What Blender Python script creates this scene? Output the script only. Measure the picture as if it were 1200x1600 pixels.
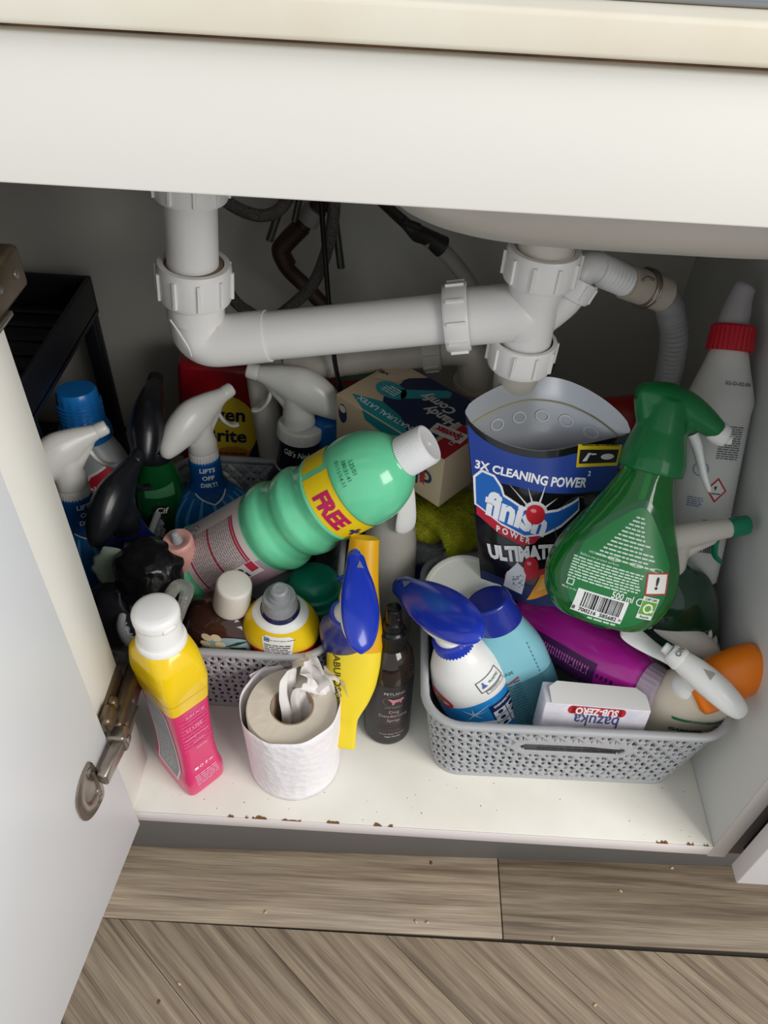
import bpy, bmesh, math, random
from mathutils import Vector, Matrix
random.seed(7)
scene = bpy.context.scene
COL = scene.collection
for o in list(bpy.data.objects): bpy.data.objects.remove(o)
R = math.radians
# ------------------------------------------------------------------ camera
CF, CTH, CRO, CYA = 1230.18, .7701, .0586, -.0021
CO = Vector((-.0574, -.3412, .7615))
fw = Vector((math.sin(CYA)*math.cos(CTH), math.cos(CYA)*math.cos(CTH), -math.sin(CTH)))
rt = Vector((math.cos(CYA), -math.sin(CYA), 0)); up = rt.cross(fw)
r2 = math.cos(CRO)*rt + math.sin(CRO)*up; u2 = -math.sin(CRO)*rt + math.cos(CRO)*up
cd = bpy.data.cameras.new('camera'); cam = bpy.data.objects.new('camera', cd); COL.objects.link(cam)
M = Matrix((r2, u2, -fw)).transposed().to_4x4(); M.translation = CO
cam.matrix_world = M
cd.sensor_fit = 'VERTICAL'; cd.sensor_height = 32.0; cd.lens = 32.0*CF/1600; cd.clip_start = .01
scene.camera = cam
# ------------------------------------------------------------------ light
w = bpy.data.worlds.new('room_light'); scene.world = w; w.use_nodes = True
bg = w.node_tree.nodes['Background']; bg.inputs[0].default_value = (.90, .95, 1, 1); bg.inputs[1].default_value = .82
def area(name, loc, target, size, power, col):
    l = bpy.data.lights.new(name, 'AREA'); l.shape = 'RECTANGLE'; l.size, l.size_y = size; l.energy = power; l.color = col
    o = bpy.data.objects.new(name, l); COL.objects.link(o); o.location = loc
    o.rotation_euler = (Vector(target)-Vector(loc)).to_track_quat('-Z', 'Y').to_euler(); return o
area('window_light', (1.75, -1.35, 1.5), (-.1, .05, .25), (1.4, 1.3), 56, (1, .97, .93))
vs = scene.view_settings
vs.view_transform = 'Standard'; vs.look = 'None'; vs.exposure = -0.17; vs.gamma = 1; vs.use_curve_mapping = False

def P(px, py, **k):
    """a place in the cabinet: where the sight line of (px, py) meets the plane x=, y= or z=; s= is the size there in pixels per cm"""
    d = fw + r2*((px-600)/CF) - u2*((py-800)/CF)
    a, v = list(k.items())[0]
    if a == 's': return CO + d*(CF/(100*v))
    i = 'xyz'.index(a)
    return CO + d*((v-CO[i])/d[i])
def aim(Mx, dx, dy):
    """turn about the local axis that points a head the way it points in the photograph"""
    def pr(p): d = p-CO; z = d.dot(fw); return Vector((d.dot(r2)/z, -d.dot(u2)/z))
    o = Mx.translation; best = (9, 0); g = Vector((dx, dy)).normalized()
    for a in range(0, 360, 2):
        v = pr(o+(Mx.to_3x3() @ Vector((math.cos(R(a)), math.sin(R(a)), 0)))*.02)-pr(o); c = 1-v.normalized().dot(g)
        if c < best[0]: best = (c, a)
    return best[1]
# ------------------------------------------------------------------ materials
MATS = {}
def lin(c):
    if isinstance(c, str): c = tuple(int(c[i:i+2], 16)/255 for i in (0, 2, 4))
    return tuple(((x+.055)/1.055)**2.4 if x > .04045 else x/12.92 for x in c) + (1,)
def mat(name, c, rough=.4, metal=0, trans=0, ior=1.45, coat=0, bump=0, bscale=200, var=0, vscale=8, sss=0, c2=None, alpha=1, btype='NOISE'):
    if name in MATS: return MATS[name]
    m = bpy.data.materials.new(name); m.use_nodes = True; nt = m.node_tree; b = nt.nodes['Principled BSDF']
    b.inputs['Base Color'].default_value = lin(c); b.inputs['Roughness'].default_value = rough; b.inputs['Metallic'].default_value = metal
    b.inputs['Transmission Weight'].default_value = trans; b.inputs['IOR'].default_value = ior; b.inputs['Coat Weight'].default_value = coat
    b.inputs['Alpha'].default_value = alpha
    if sss: b.inputs['Subsurface Weight'].default_value = sss; b.inputs['Subsurface Radius'].default_value = (.01, .008, .006)
    tc = nt.nodes.new('ShaderNodeTexCoord')
    if var:
        n = nt.nodes.new('ShaderNodeTexNoise'); n.inputs['Scale'].default_value = vscale; n.inputs['Detail'].default_value = 6
        nt.links.new(tc.outputs['Object'], n.inputs['Vector'])
        cr = nt.nodes.new('ShaderNodeValToRGB'); cr.color_ramp.elements[0].position = .35; cr.color_ramp.elements[1].position = .7
        a = lin(c); z = lin(c2) if c2 else tuple(x*(1-var) for x in a[:3])+(1,)
        cr.color_ramp.elements[0].color = z; cr.color_ramp.elements[1].color = a
        nt.links.new(n.outputs['Fac'], cr.inputs[0]); nt.links.new(cr.outputs[0], b.inputs['Base Color'])
    if bump:
        n = nt.nodes.new('ShaderNodeTexNoise' if btype == 'NOISE' else 'ShaderNodeTexVoronoi'); n.inputs['Scale'].default_value = bscale
        nt.links.new(tc.outputs['Object'], n.inputs['Vector'])
        bp = nt.nodes.new('ShaderNodeBump'); bp.inputs['Strength'].default_value = bump; bp.inputs['Distance'].default_value = .002
        nt.links.new(n.outputs[0], bp.inputs['Height']); nt.links.new(bp.outputs[0], b.inputs['Normal'])
    MATS[name] = m; return m
def pl(c, rough=.3, **k): return mat('plastic_'+c+'_%d' % int(rough*100)+''.join(sorted(k)), c, rough, **k)
INK = lambda c: mat('print_'+c, c, .45)
WHITE = pl('f1f0ec', .28); BLACK = pl('0d0d0f', .25); MELA = mat('white_melamine', 'e7e4dc', .38, var=.03, vscale=5)

# ------------------------------------------------------------------ mesh helpers
def link(o, parent=None):
    COL.objects.link(o)
    if parent is not None: o.parent = parent
    return o
def mesh(name, verts, faces, m, parent=None, smooth=True, ang=40):
    me = bpy.data.meshes.new(name); me.from_pydata([tuple(v) for v in verts], [], faces); me.update()
    bm = bmesh.new(); bm.from_mesh(me); bmesh.ops.recalc_face_normals(bm, faces=bm.faces); bm.to_mesh(me); bm.free()
    if smooth: me.shade_smooth(); me.set_sharp_from_angle(angle=R(ang))
    me.materials.append(m)
    return link(bpy.data.objects.new(name, me), parent)
def tag(o, label, cat, group=None, kind=None):
    if label: o['label'] = label
    if cat: o['category'] = cat
    if group: o['group'] = group
    if kind: o['kind'] = kind
    return o
def thing(name, label, cat, Mx=None, group=None, kind=None):
    o = bpy.data.objects.new(name, None); o.empty_display_size = .02; COL.objects.link(o)
    if Mx is not None: o.matrix_world = Mx
    return tag(o, label, cat, group, kind)
def frame(B, T, spin=0, front=(0, -1, .55)):
    B = Vector(B); z = (Vector(T)-B).normalized(); f = Vector(front); y = -(f - f.dot(z)*z).normalized(); x = y.cross(z)
    m = Matrix((x, y, z)).transposed().to_4x4(); m = m @ Matrix.Rotation(R(spin), 4, 'Z'); m.translation = B; return m
def upright(x, y, z=0, spin=0): return Matrix.Translation((x, y, z)) @ Matrix.Rotation(R(spin), 4, 'Z')
def bevel_box(name, x0, x1, y0, y1, z0, z1, m, parent=None, bev=.001, seg=2, Mx=None):
    bm = bmesh.new(); bmesh.ops.create_cube(bm, size=1)
    for v in bm.verts: v.co = Vector(((x0+x1)/2+v.co.x*(x1-x0), (y0+y1)/2+v.co.y*(y1-y0), (z0+z1)/2+v.co.z*(z1-z0)))
    if bev: bmesh.ops.bevel(bm, geom=bm.edges[:], offset=bev, segments=seg, affect='EDGES', profile=.5)
    me = bpy.data.meshes.new(name); bm.to_mesh(me); bm.free(); me.shade_smooth(); me.set_sharp_from_angle(angle=R(50)); me.materials.append(m)
    o = link(bpy.data.objects.new(name, me), parent)
    if Mx is not None: o.matrix_local = Mx
    return o
def pchip(ts, vs_, t):
    n = len(ts)
    i = 0
    while i < n-2 and t > ts[i+1]: i += 1
    h = ts[i+1]-ts[i]
    d = [(vs_[k+1]-vs_[k])/(ts[k+1]-ts[k]) for k in range(n-1)]
    def sl(k):
        if k == 0: return d[0]
        if k == n-1: return d[-1]
        return 0 if d[k-1]*d[k] <= 0 else 2*d[k-1]*d[k]/(d[k-1]+d[k])
    u = (t-ts[i])/h; a, b = vs_[i], vs_[i+1]; m0, m1 = sl(i)*h, sl(i+1)*h
    return (2*u**3-3*u*u+1)*a + (u**3-2*u*u+u)*m0 + (-2*u**3+3*u*u)*b + (u**3-u*u)*m1
class Loft:
    """a bottle-like solid of rounded sections: rows (z, rx, ry, exponent, shift x, shift y) in cm"""
    def __init__(s, rows, n=48, sub=5, hard=False):
        rows = [tuple(r)+(r[1],)*(len(r) == 2) for r in rows]
        D = (0, 0, 0, 2, 0, 0); rows = [tuple(r)+D[len(r):] for r in rows]
        s.n = n
        if hard: s.T = rows
        else:
            ts = [0]
            for a, b in zip(rows, rows[1:]): ts.append(ts[-1]+max(.01, math.dist(a[:3], b[:3])))
            s.T = []
            for i in range(len(rows)-1):
                for k in range(sub):
                    t = ts[i]+(ts[i+1]-ts[i])*k/sub
                    s.T.append(tuple(pchip(ts, [r[c] for r in rows], t) for c in range(6)))
            s.T.append(rows[-1])
    def row(s, z):
        T = s.T
        if z <= T[0][0]: return T[0]
        for a, b in zip(T, T[1:]):
            if a[0] <= z <= b[0] and b[0] > a[0]:
                u = (z-a[0])/(b[0]-a[0]); return tuple(p+(q-p)*u for p, q in zip(a, b))
        return T[-1]
    @staticmethod
    def sec(r, phi):
        c, q = math.cos(phi), math.sin(phi); e = 2/r[3]
        return (r[4]+r[1]*math.copysign(abs(q)**e, q), r[5]-r[2]*math.copysign(abs(c)**e, c))
    def pt(s, phi, z, off=0):
        r = s.row(z); x, y = s.sec(r, phi)
        if off:
            x1, y1 = s.sec(r, phi+.03); x0, y0 = s.sec(r, phi-.03)
            tx, ty = x1-x0, y1-y0; l = math.hypot(tx, ty) or 1
            x += ty/l*off; y -= tx/l*off
            a, b = s.row(z-.1), s.row(z+.1); sl = (b[2]-a[2]+b[1]-a[1])/2/.2
            k = 1/math.sqrt(1+sl*sl); z = z - sl*k*off
        return Vector((x, y, z))*.01
    def build(s, name, m, parent, bottom=True, top=True, z0=-1e9, z1=1e9, off=0, n=None, thick=0):
        n = n or s.n; T = [r for r in s.T if z0 <= r[0] <= z1]
        if z0 > -1e8 and T and T[0][0] > z0+1e-4: T.insert(0, (z0,)+s.row(z0)[1:])
        if z1 < 1e8 and T and T[-1][0] < z1-1e-4: T.append((z1,)+s.row(z1)[1:])
        V, F = [], []
        for r in T:
            r = (r[0], r[1]+off, r[2]+off)+tuple(r[3:])
            for k in range(n):
                x, y = s.sec(r, 2*math.pi*k/n); V.append(Vector((x, y, r[0]))*.01)
        for i in range(len(T)-1):
            for k in range(n):
                a, b = i*n+k, i*n+(k+1) % n; F.append((a, b, b+n, a+n))
        if bottom: F.append(tuple(range(n-1, -1, -1)))
        if top: F.append(tuple(range((len(T)-1)*n, len(T)*n)))
        o = mesh(name, V, F, m, parent)
        if thick:
            md = o.modifiers.new('thickness', 'SOLIDIFY'); md.thickness = thick; md.offset = -1
        return o
    def wrap(s, phi0, z0, rot=0, off=.03):
        p0 = R(phi0); r = s.row(z0); g = math.hypot(r[1]*math.cos(p0), r[2]*math.sin(p0)) or 1; c, q = math.cos(R(rot)), math.sin(R(rot))
        return lambda x, y: s.pt(p0+(x*c-y*q)/g, z0+x*q+y*c, off)
    def flat(s, x0, z0, rot=0, off=.03, back=False):
        c, q = math.cos(R(rot)), math.sin(R(rot))
        def f(x, y):
            X, Z = x0+x*c-y*q, z0+x*q+y*c; r = s.row(Z); t = min(.995, abs((X-r[4])/r[1]))
            Y = (r[2]*(1-t**r[3])**(1/r[3])+off)*(1 if back else -1)+r[5]
            return Vector((X, Y, Z))*.01
        return f
def plane_fn(o, ex, ey, off=0.0):
    """flat face: origin o and unit directions, cm coordinates; off in cm along the normal"""
    o, ex, ey = Vector(o), Vector(ex), Vector(ey); nrm = ex.cross(ey).normalized()
    return lambda x, y: o + ex*(x*.01) + ey*(y*.01) + nrm*(off*.01)
# 2D artwork --------------------------------------------------------------
def refine(V, F, ml):
    bm = bmesh.new(); vv = [bm.verts.new((v[0], v[1], 0)) for v in V]
    for f in F:
        try: bm.faces.new([vv[i] for i in f])
        except ValueError: pass
    bmesh.ops.triangulate(bm, faces=bm.faces[:])
    for _ in range(6):
        es = [e for e in bm.edges if e.calc_length() > ml]
        if not es: break
        bmesh.ops.subdivide_edges(bm, edges=es, cuts=1); bmesh.ops.triangulate(bm, faces=[f for f in bm.faces if len(f.verts) > 3])
    bm.verts.index_update()
    out = [(v.co.x, v.co.y) for v in bm.verts], [tuple(v.index for v in f.verts) for f in bm.faces]
    bm.free(); return out
def art(name, VF, fn, m, parent, ml=.6):
    V, F = refine(VF[0], VF[1], ml)
    me = bpy.data.meshes.new(name); me.from_pydata([tuple(fn(x, y)) for x, y in V], [], F); me.update(); me.shade_smooth(); me.materials.append(m)
    return link(bpy.data.objects.new(name, me), parent)
def rect(x0, y0, x1, y1): return [(x0, y0), (x1, y0), (x1, y1), (x0, y1)], [(0, 1, 2, 3)]
def poly(pts): return list(pts), [tuple(range(len(pts)))]
def disk(x, y, a, b=None, n=28): b = b or a; return poly([(x+a*math.cos(2*math.pi*k/n), y+b*math.sin(2*math.pi*k/n)) for k in range(n)])
def ring(x, y, a, b, t, n=32):
    V = []; F = []
    for k in range(n):
        c, q = math.cos(2*math.pi*k/n), math.sin(2*math.pi*k/n); V += [(x+a*c, y+b*q), (x+(a-t)*c, y+(b-t)*q)]
        i, j = 2*k, 2*((k+1) % n); F.append((i, j, j+1, i+1))
    return V, F
def frame2(x0, y0, x1, y1, t):
    return join(rect(x0, y0, x1, y0+t), rect(x0, y1-t, x1, y1), rect(x0, y0+t, x0+t, y1-t), rect(x1-t, y0+t, x1, y1-t))
def join(*vf):
    V, F = [], []
    for v, f in vf:
        k = len(V); V += list(v); F += [tuple(i+k for i in g) for g in f]
    return V, F
def shift(vf, dx, dy, rot=0, sc=1, sx=1):
    c, q = math.cos(R(rot)), math.sin(R(rot)); return [(dx+sc*(x*sx*c-y*q), dy+sc*(x*sx*q+y*c)) for x, y in vf[0]], vf[1]
def lines(x0, y0, x1, y1, n, fill=.45, gap=.12, rnd=random.Random(3)):
    """rows of print too small to read, broken into word-long dashes"""
    out = []; h = (y1-y0)/n
    for i in range(n):
        y = y1-h*(i+.5); x = x0; end = x1 - (rnd.random()*.3*(x1-x0) if i == n-1 else rnd.random()*.06*(x1-x0))
        while x < end-.1:
            wd = min(end-x, rnd.uniform(.2, .75)*h*3.0+.1); out.append(rect(x, y-h*fill/2, x+wd, y+h*fill/2)); x += wd+h*gap*2+.02
    return join(*out)
def barcode(x0, y0, x1, y1, n=30, rnd=random.Random(5)):
    out = []; x = x0
    while x < x1:
        wd = rnd.choice((1, 1, 2, 3))*(x1-x0)/n/2.2; out.append(rect(x, y0, min(x+wd, x1), y1)); x += wd+rnd.choice((1, 1, 2))*(x1-x0)/n/2.2
    return join(*out)
def text(s, size, bold=0, sx=1, slant=0, align='CENTER'):
    cu = bpy.data.curves.new('lettering', 'FONT'); cu.body = s; cu.size = size; cu.align_x = align; cu.align_y = 'CENTER'; cu.offset = bold*size; cu.resolution_u = 2; cu.shear = slant
    ob = bpy.data.objects.new('lettering', cu); COL.objects.link(ob)
    dg = bpy.context.evaluated_depsgraph_get(); me = ob.evaluated_get(dg).to_mesh()
    vf = [(v.co.x*sx, v.co.y) for v in me.vertices], [tuple(p.vertices) for p in me.polygons]
    ob.evaluated_get(dg).to_mesh_clear(); bpy.data.objects.remove(ob); bpy.data.curves.remove(cu); return vf
# text is made first so that evaluating it never touches the finished scene
WORDS = {}
def words(spec):
    for k, a in spec.items(): WORDS[k] = text(*a)
words({
 'lifts': ('LIFTS', .75, .03), 'off': ('OFF', .75, .03), 'dirt': ('DIRT!', .75, .03), 'cif': ('Cif', 1.1, .02, 1, .2), 'no1uk': ('NO.1 UK', .95, .03),
 'oven': ('Oven', 2.6, .03), 'brite': ('Brite', 2.6, .03), 'gb': ("GB's No1", 1.05, .015, .72), 'elbow': ('Elbow', 2.0, .06, .95), 'grease': ('Grease', 2.0, .06, .95),
 'free': ('FREE', 2.35, .05, .82), 'plus': ('+', 2.2, .05), 'date1': ('L25/01', .55), 'date2': ('380:31:41', .55), 'date3': ('01/11/14:11', .55),
 'latex': ('NATURAL LATEX', .95, .012), 'handy': ('Handy', 1.75, .035), 'comfy': ('Comfy', 1.75, .035), 'spontex': ('Spontex', 1.5, .05), 'x40': ('x40', .8, .03), 'k1': ("ks  K1", .8, .03),
 'cleaning': ('3X CLEANING POWER', 1.3, .035, 1, .15), 'two': ('2', .7, .03), 'finish': ('finish', 4.6, .05, .98, .06), 'power': ('P O W E R', .95, .03), 'ult': ('ULTIMATE', 2.0, .06), 'handle': ('HANDLE AND STORE SAFELY', .32, .03),
 'ml': ('500 ml', .85, .02, .85), 'ean': ('8  700216  585682 >', .52, .02), 'capon': ('CAP ON', .3, .02), 'recycle': ('Recycle', .28, .02), 'excl': ('!', 1.5, .03), 'made': ('Made in the UK', .26, .01),
 'fairy1': ('Before use protect surfaces', .3, .005), 'howto': ('HOW TO', .3, .01),
 'petland': ('PETLAND', .52, .01), 'dog': ('Dog', .62), 'deo': ('Deodorising', .62), 'spray': ('Spray', .62), 'frag': ('A fragrant & gentle', .36, .01), 'frag2': ('dog deodorising spray', .36, .01), 'baby': ('Fresh Baby Powder', .34, .005), 'vegan': ('Vegan Friendly', .28, .005), 'hypo': ('LOVE YOUR DOG', .24),
 'fabuloso': ('FABULOSO', 1.0, .02), 'bazuka': ('bazuka', 1.55, .01), 'subzero': ('SUB-ZERO', .85, .04), 'bazuk': ('bazuka gel', .7, .03), 'garnier': ('GARNIER', .8, .05), 'ultimate': ('ULTIMATE BLENDS', .22, .01), 'on': ('ON', .75, .03), 'off2': ('OFF', .5, .02),
 'evi': ('evi', 1.9, .05, 1, .2), 'disinf': ('DISINFECTS', .42, .03), 'plastic1': ('THIS BOTTLE', .2, .01), 'plastic2': ('PLASTIC', .36, .03), 'www': ('Recyclable.com', .22, .01),
 'sauc': ('SAUCE', .85, .03), 'uuse': ('U USE', .85, .03), 'windo': ('WINDOWS', .62, .02), 'oven2': ('OVEN', .6, .02), 'sink': ('SINK', .75, .03), 'bloom': ('Bloom', 1.25, .04), 'cream': ('CREAM', .6, .01), 'tear': ('Tear sleeve before recycling', .22, .01), 'star': ('STARDROPS', .9, .04), 'code': ('02-D-02-IN', .5, .01)})

def tube(name, pts, rad, m, parent=None, n=20, sub=6, caps=True, smooth_path=True, ribs=None):
    """swept round tube; rad a number or a list; ribs = (pitch, depth) corrugates it; metres"""
    pts = [Vector(p) for p in pts]; rr = rad if isinstance(rad, (list, tuple)) else [rad]*len(pts)
    if smooth_path and len(pts) > 2:
        Q, S = [], []
        for i in range(len(pts)-1):
            p0, p1, p2, p3 = pts[max(0, i-1)], pts[i], pts[i+1], pts[min(len(pts)-1, i+2)]
            for k in range(sub):
                t = k/sub; Q.append(.5*((2*p1)+(p2-p0)*t+(2*p0-5*p1+4*p2-p3)*t*t+(3*p1-p0-3*p2+p3)*t**3)); S.append(rr[i]+(rr[i+1]-rr[i])*t)
        Q.append(pts[-1]); S.append(rr[-1])
    else: Q, S = pts, list(rr)
    if ribs:
        L = [0]
        for a, b in zip(Q, Q[1:]): L.append(L[-1]+(b-a).length)
        N = int(L[-1]/ribs[0]*4); Q2, S2 = [], []; j = 0
        for i in range(N+1):
            l = L[-1]*i/N
            while j < len(Q)-2 and l > L[j+1]: j += 1
            u = (l-L[j])/max(1e-9, L[j+1]-L[j]); Q2.append(Q[j].lerp(Q[j+1], u)); S2.append(S[j]+(S[j+1]-S[j])*u - (0, ribs[1]*.5, ribs[1], ribs[1]*.5)[i % 4])
        Q, S = Q2, S2
    V, F = [], []; prev = None
    for i, p in enumerate(Q):
        t = (Q[min(i+1, len(Q)-1)]-Q[max(i-1, 0)]).normalized()
        if prev is None: a = t.orthogonal().normalized()
        else: a = (prev-prev.dot(t)*t).normalized()
        prev = a; b = t.cross(a)
        for k in range(n): q = 2*math.pi*k/n; V.append(p+(a*math.cos(q)+b*math.sin(q))*S[i])
    for i in range(len(Q)-1):
        for k in range(n): a, b = i*n+k, i*n+(k+1) % n; F.append((a, b, b+n, a+n))
    if caps: F += [tuple(range(n-1, -1, -1)), tuple(range((len(Q)-1)*n, len(Q)*n))]
    return mesh(name, V, F, m, parent)
def blob_sections(secs, n=20, sub=4):
    """closed rounded body swept in the local xz-plane: (x, z, half width in y, half height), cm"""
    S = []
    for i in range(len(secs)-1):
        p = [secs[max(0, i-1)], secs[i], secs[i+1], secs[min(len(secs)-1, i+2)]]
        for k in range(sub):
            t = k/sub; S.append([.5*(2*b+(c-a)*t+(2*a-5*b+4*c-d)*t*t+(3*b-a-3*c+d)*t**3) for a, b, c, d in zip(*p)])
    S.append(list(secs[-1])); V, F = [], []
    for i, q in enumerate(S):
        a, b = S[max(0, i-1)], S[min(len(S)-1, i+1)]; tx, tz = b[0]-a[0], b[1]-a[1]; l = math.hypot(tx, tz) or 1; nx, nz = -tz/l, tx/l
        for k in range(n):
            c, s_ = math.cos(2*math.pi*k/n), math.sin(2*math.pi*k/n)
            h = max(.02, q[3]); wd = max(.02, q[2]); V.append(Vector((q[0]+nx*h*s_, wd*c, q[1]+nz*h*s_))*.01)
    for i in range(len(S)-1):
        for k in range(n): a, b = i*n+k, i*n+(k+1) % n; F.append((a, b, b+n, a+n))
    F += [tuple(range(n-1, -1, -1)), tuple(range((len(S)-1)*n, len(S)*n))]
    return V, F
def blobs(name, lists, m, parent, voxel=.0013, smooth=4, Mx=None):
    """several swept bodies melted into one skin"""
    V, F = [], []
    for s in lists:
        v, f = blob_sections(s) if not isinstance(s, tuple) else s
        k = len(V); V += v; F += [tuple(i+k for i in g) for g in f]
    o = mesh(name, V, F, m, parent)
    md = o.modifiers.new('skin', 'REMESH'); md.mode = 'VOXEL'; md.voxel_size = voxel; md.use_smooth_shade = True
    md = o.modifiers.new('soft', 'SMOOTH'); md.iterations = smooth; md.factor = .5
    if Mx is not None: o.matrix_local = Mx
    return o
def lathe_vf(rows, n=24):
    V, F = [], []
    for x, r, z in rows:
        for k in range(n): V.append(Vector((x+r*math.cos(2*math.pi*k/n), r*math.sin(2*math.pi*k/n), z))*.01)
    for i in range(len(rows)-1):
        for k in range(n): a, b = i*n+k, i*n+(k+1) % n; F.append((a, b, b+n, a+n))
    F += [tuple(range(n-1, -1, -1)), tuple(range((len(rows)-1)*n, len(rows)*n))]
    return V, F
def ribbed(name, rows, m, parent, ribs=40, depth=.05, Mx=None):
    """ribbed cap: rows (z, r, ribbed?) in cm"""
    n = ribs*4; V, F = [], []
    for z, r, b in rows:
        for k in range(n): q = r-(depth if b and k % 4 in (2, 3) else 0); V.append(Vector((q*math.cos(2*math.pi*k/n), q*math.sin(2*math.pi*k/n), z))*.01)
    for i in range(len(rows)-1):
        for k in range(n): a, b = i*n+k, i*n+(k+1) % n; F.append((a, b, b+n, a+n))
    F += [tuple(range(n-1, -1, -1)), tuple(range((len(rows)-1)*n, len(rows)*n))]
    o = mesh(name, V, F, m, parent, ang=35)
    if Mx is not None: o.matrix_local = Mx
    return o
def noise3(p, s=1.0, seed=0):
    from mathutils import noise
    return noise.noise(Vector(p)*s+Vector((seed*7.3, seed*3.1, seed*1.7)))
# ================================================================== the place
def wood(name, c1, c2, c3):
    m = bpy.data.materials.new(name); m.use_nodes = True; nt = m.node_tree; b = nt.nodes['Principled BSDF']; N = nt.nodes.new; L = nt.links.new
    tc = N('ShaderNodeTexCoord'); oi = N('ShaderNodeObjectInfo'); ad = N('ShaderNodeVectorMath'); ad.operation = 'ADD'
    mu = N('ShaderNodeVectorMath'); mu.operation = 'SCALE'; mu.inputs['Scale'].default_value = 9
    cb = N('ShaderNodeCombineXYZ'); L(oi.outputs['Random'], cb.inputs[0]); L(oi.outputs['Random'], cb.inputs[1]); L(cb.outputs[0], mu.inputs[0])
    L(tc.outputs['Object'], ad.inputs[0]); L(mu.outputs[0], ad.inputs[1])
    def ns(scale, stretch, detail, dist):
        mp = N('ShaderNodeMapping'); mp.inputs['Scale'].default_value = stretch; L(ad.outputs[0], mp.inputs[0])
        n = N('ShaderNodeTexNoise'); n.inputs['Scale'].default_value = scale; n.inputs['Detail'].default_value = detail; n.inputs['Distortion'].default_value = dist; L(mp.outputs[0], n.inputs['Vector']); return n
    a = ns(16, (.3, 8, 1), 9, .5); f = ns(70, (.25, 10, 1), 7, .25); g = ns(5, (1, 2.5, 1), 3, .4)
    cr = N('ShaderNodeValToRGB'); e = cr.color_ramp.elements; e[0].position = .30; e[0].color = lin(c1); e[1].position = .72; e[1].color = lin(c3)
    k = e.new(.5); k.color = lin(c2); L(a.outputs['Fac'], cr.inputs[0])
    mx = N('ShaderNodeMix'); mx.data_type = 'RGBA'; mx.blend_type = 'MULTIPLY'; mx.inputs[0].default_value = .8
    r1 = N('ShaderNodeMapRange'); r1.inputs[1].default_value = .3; r1.inputs[2].default_value = .7; r1.inputs[3].default_value = .62; r1.inputs[4].default_value = 1.15; L(f.outputs['Fac'], r1.inputs[0])
    L(cr.outputs[0], mx.inputs[6]); L(r1.outputs[0], mx.inputs[7])
    m2 = N('ShaderNodeMix'); m2.data_type = 'RGBA'; m2.blend_type = 'MULTIPLY'; m2.inputs[0].default_value = .7
    r3 = N('ShaderNodeMapRange'); r3.inputs[1].default_value = .3; r3.inputs[2].default_value = .7; r3.inputs[3].default_value = .8; r3.inputs[4].default_value = 1.1; L(g.outputs['Fac'], r3.inputs[0])
    L(mx.outputs[2], m2.inputs[6]); L(r3.outputs[0], m2.inputs[7]); L(m2.outputs[2], b.inputs['Base Color'])
    bp = N('ShaderNodeBump'); bp.inputs['Strength'].default_value = .25; bp.inputs['Distance'].default_value = .001; L(f.outputs['Fac'], bp.inputs['Height']); L(bp.outputs[0], b.inputs['Normal'])
    b.inputs['Roughness'].default_value = .5; return m
WOOD = wood('oak_vinyl', '756655', '9f8d77', 'b2a28b')
ZF = -.18
fl = thing('floor', None, None, kind='structure')
bevel_box('underlay', -1.2, 1.2, -1.6, .06, ZF-.012, ZF-.004, mat('dark_joint', '3a332b', .8), fl, 0)
def plank(x0, x1, y0, y1, Mx): return bevel_box('plank', x0, x1, y0, y1, -.004, 0, WOOD, fl, .0006, 1, Mx)
ROT = Matrix.Translation((.101, .052, ZF)) @ Matrix.Rotation(R(.4), 4, 'Z')
plank(-1.2, -.0006, -.0895, .02, ROT); plank(.0006, 1.1, -.0895, .02, ROT)
ang = math.atan2(-.089, .105); wd = .148*math.sin(-ang)
for i in range(-6, 9):
    # herringbone boards: each cut off where they meet the border boards
    x = -.176+.148*i; L0 = .9; n = 8
    ux, uy = math.cos(ang), math.sin(ang); vx, vy = -uy, ux       # v points back to the border
    me_o = Vector((x, -.0415, 0)); pts = []
    dx = wd/math.sin(-ang)
    c = [(x+.0005, -.0415), (x+dx-.0005, -.0415), (x+dx-.0005+ux*L0, -.0415+uy*L0), (x+.0005+ux*L0, -.0415+uy*L0)]
    inv = Matrix.Rotation(-ang, 2)
    V = []
    for zz in (-.004, 0):
        for (a, b) in c: q = inv @ Vector((a-x, b+.0415)); V.append((q.x, q.y, zz))
    o = mesh('plank', V, [(0, 1, 2, 3), (4, 7, 6, 5), (0, 4, 5, 1), (1, 5, 6, 2), (2, 6, 7, 3), (3, 7, 4, 0)], WOOD, fl, smooth=False)
    o.matrix_local = Matrix.Translation((x, -.0415, ZF)) @ Matrix.Rotation(ang, 4, 'Z')
# crumbs on the floor
CRM = mat('crumb', 'c9b48a', .8)
CR = [(337, 1290, 0, 'dark crumb on the floor border just left of the pink bottle'), (415, 1425, 1, 'pale crumb near the front edge of the left border plank'), (650, 1440, 1, 'left of two pale crumbs side by side on the border plank'), (668, 1441, 1, 'right of two pale crumbs side by side on the border plank'), (865, 1466, 1, 'pale crumb by the seam right of the plank joint'), (970, 1392, 1, 'pale crumb in the middle of the right border plank'), (1050, 1356, 1, 'pale crumb against the kickboard at the right'), (248, 1565, 0, 'dark crumb on the diagonal planks by the open door'), (280, 1537, 1, 'pale crumb on the diagonal planks beside a dark crumb'), (930, 1570, 1, 'pale crumb on the diagonal planks at the lower right'), (674, 1348, 0, 'reddish brown crumb against the kickboard near the middle')]
for k, (px, py, c, lab) in enumerate(CR):
    p = P(px, py, z=ZF+.001)
    o = bevel_box('crumb', -.002, .002, -.0012, .0012, 0, .0015, CRM if c else mat('brown_crumb', '6a4a30', .8), None, .0005, 1, Matrix.Translation((p.x, p.y, ZF)) @ Matrix.Rotation(k*1.1, 4, 'Z'))
    tag(o, lab, 'crumb', 'crumbs on the floor')
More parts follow.
